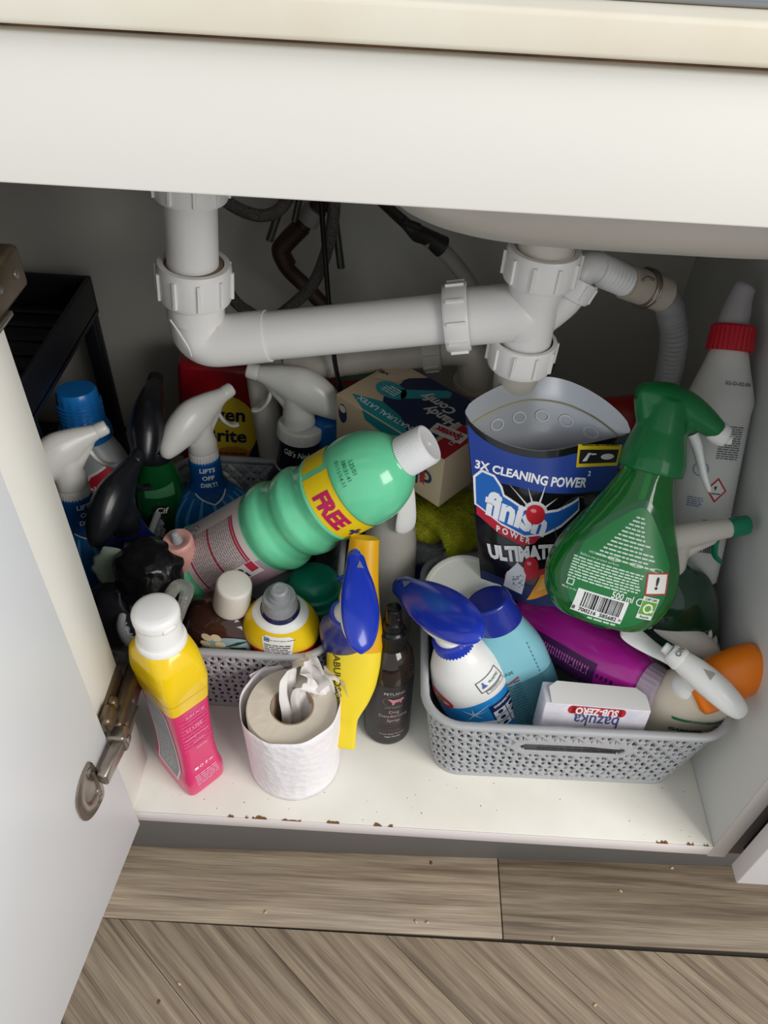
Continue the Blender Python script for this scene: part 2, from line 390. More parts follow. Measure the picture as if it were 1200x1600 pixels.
# plinth
tag(bevel_box('trim_1', -1.0, 1.0, 0, .015, ZF, -.018, mat('grey_plinth', '6f6c69', .5, var=.08), None, .0006, 1, Matrix.Translation((0, .0475, 0)) @ Matrix.Rotation(R(1.5), 4, 'Z')), 'grey kickboard under the sink cabinet', None, kind='structure')

# ---- cabinet
CAB = thing('sink_cabinet', 'white kitchen sink cabinet with its left door open', 'cabinet')
XR, YB = .285, .5376
FLOORM = mat('shelf_melamine', 'e9e6dd', .42, var=.06, vscale=9, c2='dcd7cb')
bevel_box('bottom_panel', -.86, XR, .0008, YB, -.018, 0, FLOORM, CAB, .0006, 1)
bevel_box('edge_strip', -.86, XR, -.0006, .0008, -.018, -.0004, mat('edge_band', 'dcd4d2', .4), CAB, .0003, 1)
bevel_box('side_panel', XR, XR+.0175, 0, YB, -.021, .68, mat('side_melamine', 'd4d5d2', .45, var=.03), CAB, .0006, 1)
bevel_box('side_edge_strip', XR-.0002, XR+.0176, -.0008, 0, -.021, .68, mat('side_edge', 'd2cdc8', .45), CAB, .0003, 1)
bevel_box('back_panel', -.86, XR+.018, YB, YB+.006, -.018, .68, mat('back_board', 'c2beb4', .6, var=.10, vscale=4), CAB, 0)
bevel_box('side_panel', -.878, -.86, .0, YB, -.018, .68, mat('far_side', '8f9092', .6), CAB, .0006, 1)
bevel_box('stile', -.306, -.288, .004, .057, 0, .68, MELA, CAB, .0006, 1)
bevel_box('fascia_panel', -.86, .31, -.018, 0, .6248, .6815, MELA, CAB, .0012, 2)
bevel_box('blind_panel', -.86, -.306, .0, .018, 0, .625, MELA, CAB, .0006, 1)
tag(bevel_box('dark_joint', -.86, .31, -.012, 0, .6815, .6858, mat('brown_joint', '3b2a20', .8, var=.5, vscale=40, c2='8a6a4c'), CAB, 0), None, None)  # mottled dark brown strip filling the gap between fascia and worktop
# open left door
hx, hy = -.282, -.005; d = Vector((-.303+.282, -.177+.005, 0)).normalized(); a = math.atan2(d.y, d.x)
DM = Matrix.Translation((hx, hy, 0)) @ Matrix.Rotation(a, 4, 'Z')
door = bevel_box('door', 0, .5, -.018, 0, -.016, .612, mat('door_melamine', 'f0f2f5', .4, var=.015, vscale=3), CAB, .0007, 1, DM)
# chipped front edge of the bottom panel
CHIP = mat('bare_chipboard', '8a6238', .9, var=.4, vscale=300, bump=.6, bscale=600)
rc = random.Random(11)
for px, wpx in ((360, 10), (385, 5), (405, 26), (455, 34), (520, 22), (590, 14), (610, 8), (1036, 20), (1080, 12), (1105, 8)):
    p = P(px, 1272+(px-212)*.061, z=0); wc = wpx*.055
    pts = [(-wc/2, 0)]; n = 6
    for i in range(n+1): pts.append((-wc/2+wc*i/n, rc.uniform(.08, .38)))
    pts.append((wc/2, 0))
    art('chip', poly(pts), plane_fn((p.x, -.0004, .0002), (1, 0, 0), (0, 1, 0), .01), CHIP, CAB)
sp = random.Random(4)
for _ in range(46):   # specks of dirt
    x, y = sp.uniform(-.27, .27), sp.uniform(.004, .06) if sp.random() < .8 else sp.uniform(.0, .1)
    r = sp.uniform(.02, .07); pts = [(r*sp.uniform(.5, 1.2)*math.cos(t), r*sp.uniform(.5, 1.2)*math.sin(t)) for t in (0, 1, 2, 3, 4, 5.2)]
    art('dirt_speck', poly(pts), plane_fn((x, y, .0002), (1, 0, 0), (0, 1, 0), .005), mat('dirt', '7a6a55', .9), CAB)
# neighbouring closed door with its dark seal
nd = thing('neighbouring_door', 'closed white door of the next cabinet at the right edge', 'door')
bevel_box('door_panel', .306, .8, -.027, -.009, -.018, .6, mat('next_door', 'e6e2e4', .42), nd, .0009, 2)
bevel_box('seal', .312, .8, -.009, -.001, .004, .6, BLACK, nd, .0005, 1)
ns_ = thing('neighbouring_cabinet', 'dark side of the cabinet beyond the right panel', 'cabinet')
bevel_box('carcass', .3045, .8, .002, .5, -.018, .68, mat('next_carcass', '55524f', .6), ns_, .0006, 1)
# worktop
WT = thing('worktop', 'cream laminate worktop edge above the cabinet', 'worktop')
LAM = mat('cream_laminate', 'eae4d7', .42, var=.05, vscale=14, c2='e0d6c0')
for n_, x0, x1, y0, y1 in (('front_strip', -1.0, .9, -.03, .083), ('back_strip', -1.0, .9, .474, .62), ('left_slab', -1.0, -.334, .083, .474), ('divider', -.0975, -.0885, .083, .474), ('right_slab', .266, .9, .083, .474)):
    bevel_box(n_, x0, x1, y0, y1, .6862, .7005, LAM, WT, .0022 if n_ == 'front_strip' else 0, 3)
SK = thing('sink', 'stainless steel sink set into the worktop, bowl hanging below', 'sink')
STEEL = mat('brushed_steel', 'c4beb6', .5, metal=.35, var=.1, vscale=6); 
bevel_box('deck', -.03, .85, -.012, .6, .7007, .703, mat('deck_steel', '9a9c9e', .3, metal=.9), SK, .001, 2)
# bowl: rounded pressed shell
def bowl(x0, x1, y0, y1, ztop, zbot, m):
    L_ = Loft([(zbot*100, (x1-x0)*50-5.5, (y1-y0)*50-5.5, 3.4), (zbot*100+.05, (x1-x0)*50-4.5, (y1-y0)*50-4.5, 3.4), (zbot*100+.8, (x1-x0)*50-1.7, (y1-y0)*50-1.7, 4), (zbot*100+2.6, (x1-x0)*50-.5, (y1-y0)*50-.5, 5), (ztop*100-.3, (x1-x0)*50, (y1-y0)*50, 5.5), (ztop*100, (x1-x0)*50+.2, (y1-y0)*50+.2, 5.5)], n=96)
    o = L_.build('bowl', m, SK, top=False); o.location = ((x0+x1)/2, (y0+y1)/2, 0); md = o.modifiers.new('sheet', 'SOLIDIFY'); md.thickness = .0012; return o
bowl(-.085, .262, .085, .47, .7005, .5485, STEEL)
bowl(-.33, -.10, .16, .42, .7005, .585, STEEL)

# ---- hinges on the stile
NICK = mat('nickel', 'a39a90', .28, metal=.9, var=.25, vscale=60); NICKD = mat('tarnished_nickel', '7b6b58', .35, metal=.85, var=.35, vscale=50)
def hinge(z):
    h = thing('hinge', None, None, Matrix.Translation((0, 0, z))); h.parent = CAB
    X = -.288
    # mounting plate, arm and clip along the stile
    bevel_box('mounting_plate', X, X+.004, .004, .056, -.012, .022, NICKD, h, .001, 2)
    bevel_box('arm', X+.004, X+.017, .004, .070, -.016, .010, NICKD, h, .0035, 3)
    bevel_box('arm_side', X+.004, X+.0185, .002, .040, -.0185, -.015, NICK, h, .001, 2)
    bevel_box('clip', X+.003, X+.014, -.006, .014, .012, .030, NICKD, h, .005, 3)
    bevel_box('clip', X+.003, X+.011, .016, .026, .010, .024, NICKD, h, .004, 3)
    for (y, zz) in ((.058, .0), (.036, .002), (.014, 0)):
        o = Loft([(0, .28), (.06, .28), (.1, .2)], n=14).build('screw', NICK, h); o.matrix_local = Matrix.Translation((X+.0168, y, zz-.003)) @ Matrix.Rotation(R(90), 4, 'Y')
    # knuckle and link out to the door
    cw = DM @ Vector((.030, .004, 0))
    bevel_box('knuckle', X+.006, X+.022, -.008, .008, -.014, .008, NICK, h, .0035, 3)
    lk0, lk1 = Vector((X+.016, -.006, -.004)), Vector((cw.x+.003, cw.y-.002, -.008)); dl = lk1-lk0
    bevel_box('link', 0, dl.length, -.0045, .0045, -.010, .010, NICK, h, .0025, 3, Matrix.Translation(lk0) @ Vector((1, 0, 0)).rotation_difference(dl.normalized()).to_matrix().to_4x4())
    o = Loft([(0, .4), (.15, .4), (.22, .25)], n=16).build('pin', NICK, h); o.matrix_local = Matrix.Translation((X+.0215, -.001, -.003)) @ Matrix.Rotation(R(90), 4, 'Y')
    # cup flange screwed on the door: D-shaped plate with a well
    n = 48; V, F = [], []
    def outl(t):
        q = 2*math.pi*t; zc = math.cos(q); yc = math.sin(q)
        return (3.0*math.copysign(abs(zc)**.8, zc), 2.6*yc**1.0 if yc > 0 else -1.0*abs(yc)**.5)
    rows = [(1.0, .0), (1.0, .18), (.94, .26), (.60, .26), (.52, .14), (.48, .02)]
    for sc_, hgt in rows:
        for k in range(n): zc, yc = outl(k/n); V.append(Vector(((yc*sc_)*.01, hgt*.01, zc*sc_*.01)))
    for i in range(len(rows)-1):
        for k in range(n): a_, b_ = i*n+k, i*n+(k+1) % n; F.append((a_, b_, b_+n, a_+n))
    F.append(tuple(range((len(rows)-1)*n, len(rows)*n)))
    o = mesh('cup_plate', V, F, NICK, h)
    o.matrix_local = Matrix.Translation((0, 0, -z)) @ DM @ Matrix.Translation((.036, .0, z-.010))
    for zz in (.023, -.023):
        s_ = Loft([(0, .4), (.08, .4), (.12, .22)], n=14).build('screw', NICK, h); s_.matrix_local = Matrix.Translation((0, 0, -z)) @ DM @ Matrix.Translation((.036, .0024, z-.010+zz)) @ Matrix.Rotation(R(-90), 4, 'X')
hinge(.145); hinge(.545)

# ================================================================== pipes
PVC = mat('white_pvc', 'e4e2e0', .33, var=.05, vscale=12); PVCD = mat('old_pvc', 'cfc8bc', .42, var=.15, vscale=14); DIRT = mat('rubber_ring', '7d6a52', .7)
def nut(name, c, axis, r, h, m, parent, ribs=10, ring_m=None):
    """compression nut: ribbed collar around a pipe"""
    rows = [(-h/2, r*.86), (-h/2, r*.97), (-h*.42, r), (h*.36, r), (h/2, r*.95), (h/2, r*.80), (h*.2, r*.76)]
    V, F = lathe_vf([(0, q*100, z*100) for z, q in rows], 40); F = F[:-2]
    for k in range(ribs):
        q = 2*math.pi*k/ribs; e1 = Vector((math.cos(q), math.sin(q), 0)); e2 = Vector((-math.sin(q), math.cos(q), 0)); b = len(V)
        for zz in (-h*.40, h*.34):
            for (u, v) in ((.97, -.055), (.97, .055), (1.065, .035), (1.065, -.035)): V.append(e1*(r*u)+e2*(r*v)+Vector((0, 0, zz)))
        F += [(b, b+1, b+2, b+3), (b+7, b+6, b+5, b+4), (b, b+4, b+5, b+1), (b+1, b+5, b+6, b+2), (b+2, b+6, b+7, b+3), (b+3, b+7, b+4, b)]
    o = mesh(name, V, F, m, parent, ang=30)
    z = Vector(axis).normalized(); o.matrix_local = Matrix.Translation(c) @ Vector((0, 0, 1)).rotation_difference(z).to_matrix().to_4x4(); return o
W = thing('waste_pipe', 'thick white sink waste pipe running across the cabinet', 'pipe')
a0, a1, a2 = P(294, 250, y=.25), P(301, 405, y=.25), P(304, 470, y=.25)
e0, e1, e2 = P(305, 490, y=.25), P(311, 533, y=.25), P(380, 528, y=.249)
h1 = P(712, 496, y=.243)
axv = a0-a2
tube('down_pipe', [a0+(a0-a1).normalized()*.064, a0, a1.lerp(a2, .3)], .0208, PVC, W, n=40)
nut('compression_nut', P(296.5, 277, y=.25), axv, .029, .028, PVC, W)
nut('compression_nut', P(304, 437, y=.25), axv, .0305, .031, PVC, W)
tube('rubber_ring', [P(301, 412, y=.25), P(301.5, 418, y=.25)], .0245, DIRT, W, n=40)
tube('socket', [P(304, 440, y=.25), P(306, 493, y=.25)], .0243, PVC, W, n=40)
tube('elbow', [P(305, 470, y=.25), P(306.5, 497, y=.25), P(311, 520, y=.25), P(330, 531.5, y=.25), P(364, 530.5, y=.25), P(420, 525, y=.249)], [.0225, .0226, .0228, .0228, .0226, .0222], PVC, W, n=40)
tube('weld_seam', [P(266, 500, y=.226), P(280, 520, y=.221), P(294, 543, y=.222), P(299, 556, y=.226)], .0008, PVC, W, n=8)
tube('cross_pipe', [P(410, 526, y=.249), h1, P(735, 494.5, y=.243)], .0207, PVC, W, n=40, smooth_path=False)
dirv = h1-P(420, 525, y=.249)
nut('compression_nut', P(714, 496, y=.243), -dirv, .0285, .020, PVC, W)
t1, t2 = P(852, 392, y=.243), P(812, 580, y=.243); tv = t1-t2; tz = tv.normalized()
tcn = P(826, 492, y=.243)
tube('tee_arm', [P(730, 495, y=.243), P(790, 490, y=.243), P(815, 494, y=.243), P(824, 520, y=.243)], [.0238, .0238, .024, .021], PVC, W, n=40)
tube('tee_body', [P(847, 400, y=.243), P(842, 430, y=.243), P(833, 470, y=.243), P(824, 510, y=.243), P(817, 545, y=.243)], [.0238, .0238, .021, .022, .0225], PVC, W, n=40)
nut('compression_nut', P(847, 411, y=.243), tv, .0295, .026, PVC, W); nut('compression_nut', P(815, 549, y=.243), -tv, .0285, .026, PVC, W)
tube('outlet_ring', [P(851, 389, y=.243), P(850, 396, y=.243)], .0235, WHITE, W, n=32)
tube('sink_outlet', [P(850, 394, y=.243)+tz*.075, P(850, 394, y=.243)], .0215, PVCD, W, n=32)
tube('lower_pipe', [P(816, 545, y=.243), P(810, 572, y=.252), P(804, 598, y=.285), P(800, 617, y=.325), P(798, 630, y=.38), P(797, 640, y=.45)], .0203, PVCD, W, n=40)
# branch to the dishwasher spigot
b0, b1, b2 = P(838, 508, y=.25), P(880, 470, y=.255), P(903, 434, y=.26)
tube('branch', [b0, b1, b2], [.0125, .0145, .015], PVC, W, n=32)
nut('branch_nut', P(896, 447, y=.2575), b1-b2, .0182, .017, PVC, W, 8)
tube('branch_elbow', [P(899, 441, y=.258), P(908, 424, y=.262), P(920, 418, y=.266), P(934, 420, y=.27)], .0128, PVC, W, n=28)
tube('ribbed_spigot', [P(930, 419, y=.268), P(950, 427, y=.274), P(985, 443, y=.284)], [.0135, .0135, .0128], PVC, W, n=28, ribs=(.0046, .0016))
D_ = thing('drain_hose', 'grey corrugated drain hose clipped to the waste branch', 'hose')
GREYH = mat('grey_hose', '848482', .45)
tube('cuff', [P(978, 440, y=.282), P(1008, 450, y=.291), P(1034, 459, y=.300)], [.0145, .0150, .0152], mat('tan_rubber', 'b5a99a', .5), D_, n=28)
tube('hose', [P(1022, 457, y=.298), P(1042, 472, y=.305), P(1050, 500, y=.308), P(1053, 530, y=.308), P(1047, 575, y=.31), P(1036, 620, y=.315), P(1020, 690, y=.33), P(1005, 760, y=.36)], .0128, GREYH, D_, n=24, ribs=(.0050, .0026))
clipc = P(1008, 450, y=.291); ca = (P(1034, 459, y=.300)-P(978, 440, y=.282)).normalized(); q0 = ca.orthogonal().normalized(); q1 = ca.cross(q0)
cl = []
for k in range(61):
    t = 2*math.pi*k/20; cl.append(clipc+ca*((k-30)*.00012)+(q0*math.cos(t)+q1*math.sin(t))*.0162)
tube('spring_clip', cl, .0011, NICK, D_, n=8, sub=2)
tube('clip_tang', [P(1002, 440, y=.274), P(1012, 434, y=.272), P(1022, 437, y=.274)], .0012, NICK, D_, n=8)
# second, older pipe behind
O = thing('overflow_pipe', 'older white pipe behind the main waste pipe', 'pipe')
tube('cross_pipe', [P(405, 585, y=.40), P(540, 564, y=.40), P(670, 551, y=.40)], .0165, PVCD, O, n=32)
tube('coupling', [P(450, 576, y=.40), P(487, 571, y=.40)], .0178, PVCD, O, n=32)
nut('compression_nut', P(674, 549, y=.40), P(670, 551, y=.40)-P(540, 564, y=.40), .0215, .02, PVCD, O)
tube('elbow', [P(668, 552, y=.40), P(705, 546, y=.40), P(732, 550, y=.40), P(742, 566, y=.40), P(744, 600, y=.40), P(742, 670, y=.41)], [.0165, .0172, .0185, .0195, .020, .020], PVCD, O, n=32)
tube('floor_socket', [P(743, 594, y=.405), P(742, 600, y=.405), P(742, 606, y=.405), P(740, 660, y=.405)], [.0255, .0265, .0235, .023], PVCD, O, n=32)
tube('drop_pipe', [P(408, 580, y=.40), P(412, 620, y=.40), P(432, 740, y=.42)], [.0165, .0165, .017], PVCD, O, n=32)
# copper pipe, hoses, rods, cable near the tap
CU = mat('dull_copper', '4a3630', .5, metal=.4, var=.3, vscale=30)
c_ = thing('copper_pipe', 'dull copper water pipe bent behind the white pipe', 'pipe')
tube('pipe', [P(530, 230, y=.44)+Vector((0, 0, .2)), P(512, 290, y=.455), P(500, 315, y=.46), P(474, 352, y=.46), P(446, 378, y=.46), P(438, 395, y=.46), P(450, 420, y=.46), P(480, 450, y=.46), P(520, 492, y=.46)], .0085, CU, c_, n=20)
tube('fitting', [P(472, 353, y=.46), P(446, 380, y=.46), P(439, 393, y=.46), P(449, 415, y=.46)], .0103, CU, c_, n=20)
tube('white_joint', [P(494, 325, y=.46), P(480, 345, y=.46)], .0125, mat('grey_joint', '8a8783', .5), c_, n=20)
BR = mat('steel_braid', '77746f', .38, metal=.7, bump=1.0, bscale=900, var=.6, vscale=700)
tag(tube('braided_hose', [P(300, 180, y=.40), P(330, 270, y=.40), P(346, 306, y=.40), P(370, 325, y=.40), P(400, 336, y=.40), P(425, 334, y=.41), P(445, 318, y=.42), P(455, 290, y=.43), P(462, 200, y=.44), P(465, 100, y=.45)], .0062, BR, n=14), 'braided steel hose looping at the left above the copper bend', 'hose')
tag(tube('braided_hose', [P(520, 100, y=.40), P(522, 220, y=.40), P(522, 300, y=.40), P(520, 345, y=.40), P(508, 400, y=.40), P(488, 445, y=.40), P(455, 478, y=.40), P(420, 500, y=.40), P(388, 487, y=.40), P(365, 468, y=.40), P(345, 430, y=.41), P(325, 380, y=.43), P(310, 320, y=.46), P(305, 250, y=.50)], .0062, BR, n=14), 'long braided steel hose curving down beside the black cable', 'hose')
RODM = mat('steel_rod', '6d6b68', .3, metal=.85)
tag(tube('steel_tube', [P(512, 100, y=.44), P(421, 375, y=.44)], .0042, RODM, n=12), 'short dark steel tube hanging left of the copper bend', 'tube')
tag(tube('steel_tube', [P(492, 100, y=.44), P(533, 418, y=.44)], .0042, RODM, n=12), 'dark steel tube hanging right of the braided hose', 'tube')
tag(tube('steel_tube', [P(515, 100, y=.45), P(460, 345, y=.45)], .0036, RODM, n=12), 'thin steel tube between the two braided hoses', 'tube')
tag(tube('power_cable', [P(488, 80, y=.385), P(500, 290, y=.385), P(508, 400, y=.385), P(516, 500, y=.38), P(524, 570, y=.37), P(535, 620, y=.365)], .0026, BLACK, n=10), 'thin black cable hanging straight down past the white pipe', 'cable')
iv = thing('isolating_valve', 'pale pipe with a dark valve behind the sink bowl', 'valve')
tube('pipe', [P(668, 372, y=.44), P(700, 400, y=.45), P(735, 445, y=.46), P(760, 500, y=.47)], .0085, mat('pale_pipe', 'a8a39a', .45), iv, n=18)
tube('dark_fitting', [P(590, 310, y=.46), P(635, 350, y=.43), P(652, 364, y=.435), P(668, 371, y=.44), P(690, 385, y=.445)], [.005, .006, .009, .0085, .0115], mat('dark_valve', '3f3d3a', .4, metal=.5), iv, n=18)
tube('lever', [P(630, 346, y=.42), P(655, 355, y=.425)], .004, mat('dark_valve', '3f3d3a'), iv, n=10)
sb = thing('stop_tap', 'black stop tap behind the lower waste pipe', 'tap')
tube('handle', [P(850, 515, y=.30), P(858, 540, y=.305), P(850, 575, y=.31), P(838, 590, y=.31)], [.006, .008, .009, .006], BLACK, sb, n=16)
tube('stem', [P(838, 560, y=.31), P(852, 560, y=.312)], .006, BLACK, sb, n=14)
# ================================================================== baskets
BASK = mat('grey_basket', 'b0b1b3', .42)
def make_basket_mesh():
    """woven-look plastic basket 30 x 22 x 13 cm, long side along x, walls with U-shaped strands and pairs of small holes"""
    HX0, HY0, HX1, HY1, RC0, RC1, H = 12.6, 8.9, 14.2, 10.5, 2.6, 3.4, 12.2
    def per(s, hx, hy, rc):
        # point of a rounded rectangle at s in 0..1, starting at front middle going +x
        ax, ay = hx-rc, hy-rc; arc = math.pi*rc/2; L = 4*(ax+ay)+4*arc; d = s*L
        segs = [('l', (0, -hy), (ax, -hy), ax), ('c', (ax, -ay), -90, arc), ('l', (hx, -ay), (hx, ay), 2*ay), ('c', (ax, ay), 0, arc), ('l', (ax, hy), (-ax, hy), 2*ax), ('c', (-ax, ay), 90, arc), ('l', (-hx, ay), (-hx, -ay), 2*ay), ('c', (-ax, -ay), 180, arc), ('l', (-ax, -hy), (0, -hy), ax)]
        for k, a, b, l in segs:
            if d <= l+1e-9:
                u = d/l
                if k == 'l': t = Vector((b[0]-a[0], b[1]-a[1])).normalized(); return Vector((a[0]+(b[0]-a[0])*u, a[1]+(b[1]-a[1])*u)), Vector((t.y, -t.x))
                q = R(b+90*u); return Vector((a[0]+rc*math.cos(q), a[1]+rc*math.sin(q))), Vector((math.cos(q), math.sin(q)))
            d -= l
        return per(0, hx, hy, rc)
    PER = 2*math.pi*3+4*(12.6+8.9-6)*1.0; PER = 92.0
    NC = 52; PU = PER/NC; PV = 1.92; NS, NV = 16, 90
    N = NC*NS; V, F, keep = [], [], {}
    def surf(s, v, off):
        t = v/H; hx, hy, rc = HX0+(HX1-HX0)*t, HY0+(HY1-HY0)*t, RC0+(RC1-RC0)*t
        p, n = per(s % 1, hx, hy, rc); return Vector((p.x+n.x*off, p.y+n.y*off, v))*.01
    def cell(u, v):
        """-> (is hole, height) at u along the wall, v up, in cm"""
        if v < .8 or v > H-.8: return False, .24
        us = u if u < PER/2 else u-PER
        # hand slot in the middle of both long sides
        for c in (0, PER/2, -PER/2):
            dx = max(0, abs(us-c)-4.4); dy = abs(v-8.0); dd = math.hypot(dx, dy)
            if dd < .78: return True, 0
            if dd < 1.65: return False, .26
        best = (False, 0.0)
        for ph in (0, 1):
            uu = u/PU-ph*.5; vv = (v-1.7)/PV-ph*.5; ku, kv = round(uu), round(vv); du, dv = (uu-ku)*PU, (vv-kv)*PV
            for sv in (-1, 0, 1):
                d2 = dv-sv*PV; a = abs(du)
                if sv == 0 and .19 < a < .52 and -.06+(a-.19)*.75 < d2 < .34-(a-.19)*.25: return True, 0
                cv = -.36+1.0*min(a, .85)**1.5; d = abs(d2-cv)
                if d < .33: best = (False, max(best[1], .25*(1-(d/.33)**4)))
                if a < .19 and -.1 < d2 < .55: best = (False, max(best[1], .12))
        return best
    for j in range(NV+1):
        v = H*j/NV
        for i in range(N):
            h, z = cell(PER*i/N, v); V.append(surf(i/N, v, z))
    for j in range(NV):
        for i in range(N):
            if cell(PER*(i+.5)/N, H*(j+.5)/NV)[0]: continue
            a, b = j*N+i, j*N+(i+1) % N; F.append((a, b, b+N, a+N))
    k = len(V); c = len(V)      # floor of the basket
    V.append(Vector((0, 0, 0))); F += [((i+1) % N, i, k) for i in range(N)]
    me = bpy.data.meshes.new('body'); me.from_pydata([tuple(v) for v in V], [], F); me.update(); me.shade_smooth(); me.materials.append(BASK)
    # rim: rolled lip
    V, F = [], []; prof = [(-.12, -.45), (.42, -.5), (.62, -.25), (.62, .1), (.45, .28), (.1, .3), (-.15, .1)]; n = len(prof); M_ = 160
    for i in range(M_):
        for o_, z in prof: q = surf(i/M_, H, o_); V.append(Vector((q.x, q.y, (H+z)*.01)))
    for i in range(M_):
        for j in range(n): a, b = i*n+j, i*n+(j+1) % n; a2, b2 = ((i+1) % M_)*n+j, ((i+1) % M_)*n+(j+1) % n; F.append((a, b, b2, a2))
    rm = bpy.data.meshes.new('rim'); rm.from_pydata([tuple(v) for v in V], [], F); rm.update(); rm.shade_smooth(); rm.materials.append(BASK)
    return me, rm
BME, RME = make_basket_mesh()
def basket(label, Mx):
    t = thing('storage_basket', label, 'basket', Mx, 'woven-look plastic baskets in the cabinet')
    b = link(bpy.data.objects.new('body', BME), t); md = b.modifiers.new('wall', 'SOLIDIFY'); md.thickness = .0016; md.offset = -1
    link(bpy.data.objects.new('rim', RME), t); return t
basket('grey woven-look plastic basket at the right holding the small white box', upright(.1335, .152, .0005, .8))
basket('grey woven-look plastic basket at the left behind the pink bottle', upright(-.2095, .252, .0005, 90.5))

# ================================================================== spray heads
def spray_head(parent, z, heading, m, tm=None, nm=None, sc=1.0, z_r=1.55, collar=True, tilt=0, cm=None):
    """curved trigger head: local x is where the nozzle points, origin on the bottle neck"""
    tm, nm = tm or m, nm or m
    Mx = Matrix.Translation((0, 0, z*.01)) @ Matrix.Rotation(R(heading), 4, 'Z') @ Matrix.Rotation(R(tilt), 4, 'Y') @ Matrix.Scale(sc, 4)
    body = [(3.3, 5.6, .72, .72), (2.6, 5.45, .85, .9), (1.2, 5.0, 1.15, 1.45), (-.4, 4.3, 1.5, 2.0), (-2.1, 3.3, 1.5, 1.8), (-3.5, 2.1, 1.1, 1.2), (-4.1, 1.4, .7, .7), (-4.3, 1.15, .3, .3)]
    neck = lathe_vf([(0, 1.5, .3), (0, 1.5, 1.4), (-.05, 1.32, 2.2), (-.1, 1.3, 3.2), (-.1, 1.1, 4.3)])
    front = [(.2, 1.9, .8, .9), (.9, 3.0, .8, .8), (2.0, 4.6, .7, .8), (2.5, 5.2, .6, .6)]
    blobs('spray_head', [body, front, neck], m, parent, .0012*sc+.0002, 4, Mx)
    V, F = blob_sections([(4.25, 5.9, .1, .1), (4.2, 5.88, .6, .6), (3.9, 5.8, .72, .72), (3.2, 5.62, .74, .74), (2.9, 5.55, .6, .6)])
    o = mesh('nozzle', V, F, nm, parent); o.matrix_local = Mx
    V, F = blob_sections([(2.0, 4.5, .4, .3), (2.3, 3.6, .5, .24), (2.75, 2.7, .55, .22), (3.5, 1.95, .55, .2), (4.2, 1.75, .5, .18), (4.45, 1.8, .2, .1)], n=16)
    o = mesh('trigger', V, F, tm, parent); o.matrix_local = Mx
    if collar:
        o = ribbed('collar', [(-.9, z_r*1.02, 1), (.25, z_r*1.02, 1), (.4, z_r*.96, 0)], cm or m, parent, 30, .03); o.matrix_local = Matrix.Translation((0, 0, z*.01)) @ Matrix.Scale(sc, 4)
def shell_head(parent, z, heading, blue, white, sc=1.0, tilt=0, roll=0):
    """flat-topped trigger head with a long coloured shell over a white body"""
    Mx = Matrix.Translation((0, 0, z*.01)) @ Matrix.Rotation(R(heading), 4, 'Z') @ Matrix.Rotation(R(tilt), 4, 'Y') @ Matrix.Rotation(R(roll), 4, 'X') @ Matrix.Scale(sc, 4)
    sh = [(5.3, 3.6, .7, .35), (5.1, 3.65, 1.0, .62), (3.8, 3.75, 1.25, .72), (1.8, 3.8, 1.85, .85), (-.6, 3.75, 2.15, .9), (-2.8, 3.55, 1.95, .85), (-4.4, 3.25, 1.35, .7), (-5.1, 3.05, .6, .4), (-5.2, 3.0, .2, .2)]
    V, F = blob_sections(sh, 28, 5); o = mesh('shell', V, F, blue, parent); o.matrix_local = Mx
    wb = [(4.4, 3.0, .7, .5), (3.0, 3.0, 1.2, .7), (1.0, 2.9, 1.75, .85), (-1.2, 2.85, 2.0, .8), (-3.2, 2.85, 1.7, .6), (-4.5, 2.85, .9, .35)]
    neck = lathe_vf([(0, 1.35, -.2), (0, 1.35, 1.0), (0, 1.5, 2.2), (0, 1.5, 3.0)])
    blobs('spray_head', [wb, neck], white, parent, .0014, 3, Mx)
    V, F = blob_sections([(5.75, 3.4, .3, .3), (5.7, 3.4, .68, .62), (4.9, 3.5, .8, .7), (4.2, 3.6, .6, .5)]); o = mesh('nozzle', V, F, blue, parent); o.matrix_local = Mx
    V, F = blob_sections([(3.2, 2.6, .45, .35), (3.6, 1.6, .5, .28), (4.0, .5, .55, .25), (4.1, -.6, .5, .22), (4.2, -1.2, .3, .15)], 16); o = mesh('trigger', V, F, blue, parent); o.matrix_local = Mx
    art('arrow_mark', poly([(4.35, 0), (3.5, -.42), (3.5, .42)]), lambda x, y: Mx @ (Vector((x, y, 4.58-.02*(x-3.5)))*.01), mat('clear_mark', '6f7790', .3), parent)
    ribbed('collar', [(-1.0, 1.75, 1), (.1, 1.75, 1), (.25, 1.6, 0)], blue, parent, 36, .04).matrix_local = Matrix.Translation((0, 0, z*.01)) @ Matrix.Scale(sc, 4)
# ================================================================== left side of the cabinet
# black plastic rack in the blind corner
RK = thing('shelf_rack', 'black plastic shelf rack in the dark back left corner', 'rack', upright(0, 0))
RB = mat('rack_plastic', '14161d', .45)
rx0, rx1, ry0, ry1, rz = -.80, -.425, .285, .515, .295
bevel_box('tray_floor', rx0, rx1, ry0, ry1, rz-.045, rz-.039, RB, RK, .002, 2)
for n_, b in (('tray_side', (rx0, rx1, ry0, ry0+.006)), ('tray_side', (rx0, rx1, ry1-.006, ry1)), ('tray_side', (rx0, rx0+.006, ry0, ry1)), ('tray_side', (rx1-.006, rx1, ry0, ry1))):
    bevel_box(n_, *b, rz-.05, rz, RB, RK, .002, 2)
for k in range(7): bevel_box('tray_slat', rx0+.02, rx1-.02, ry0+.02+k*.03, ry0+.032+k*.03, rz-.039, rz-.036, RB, RK, .001, 1)
for x in (rx0+.010, rx1-.010):
    for y in (ry0+.010, ry1-.010): bevel_box('leg', x-.009, x+.009, y-.009, y+.009, .001, rz-.03, RB, RK, .003, 2)
bevel_box('lower_shelf', rx0, rx1, ry0, ry1, .06, .068, RB, RK, .002, 2)

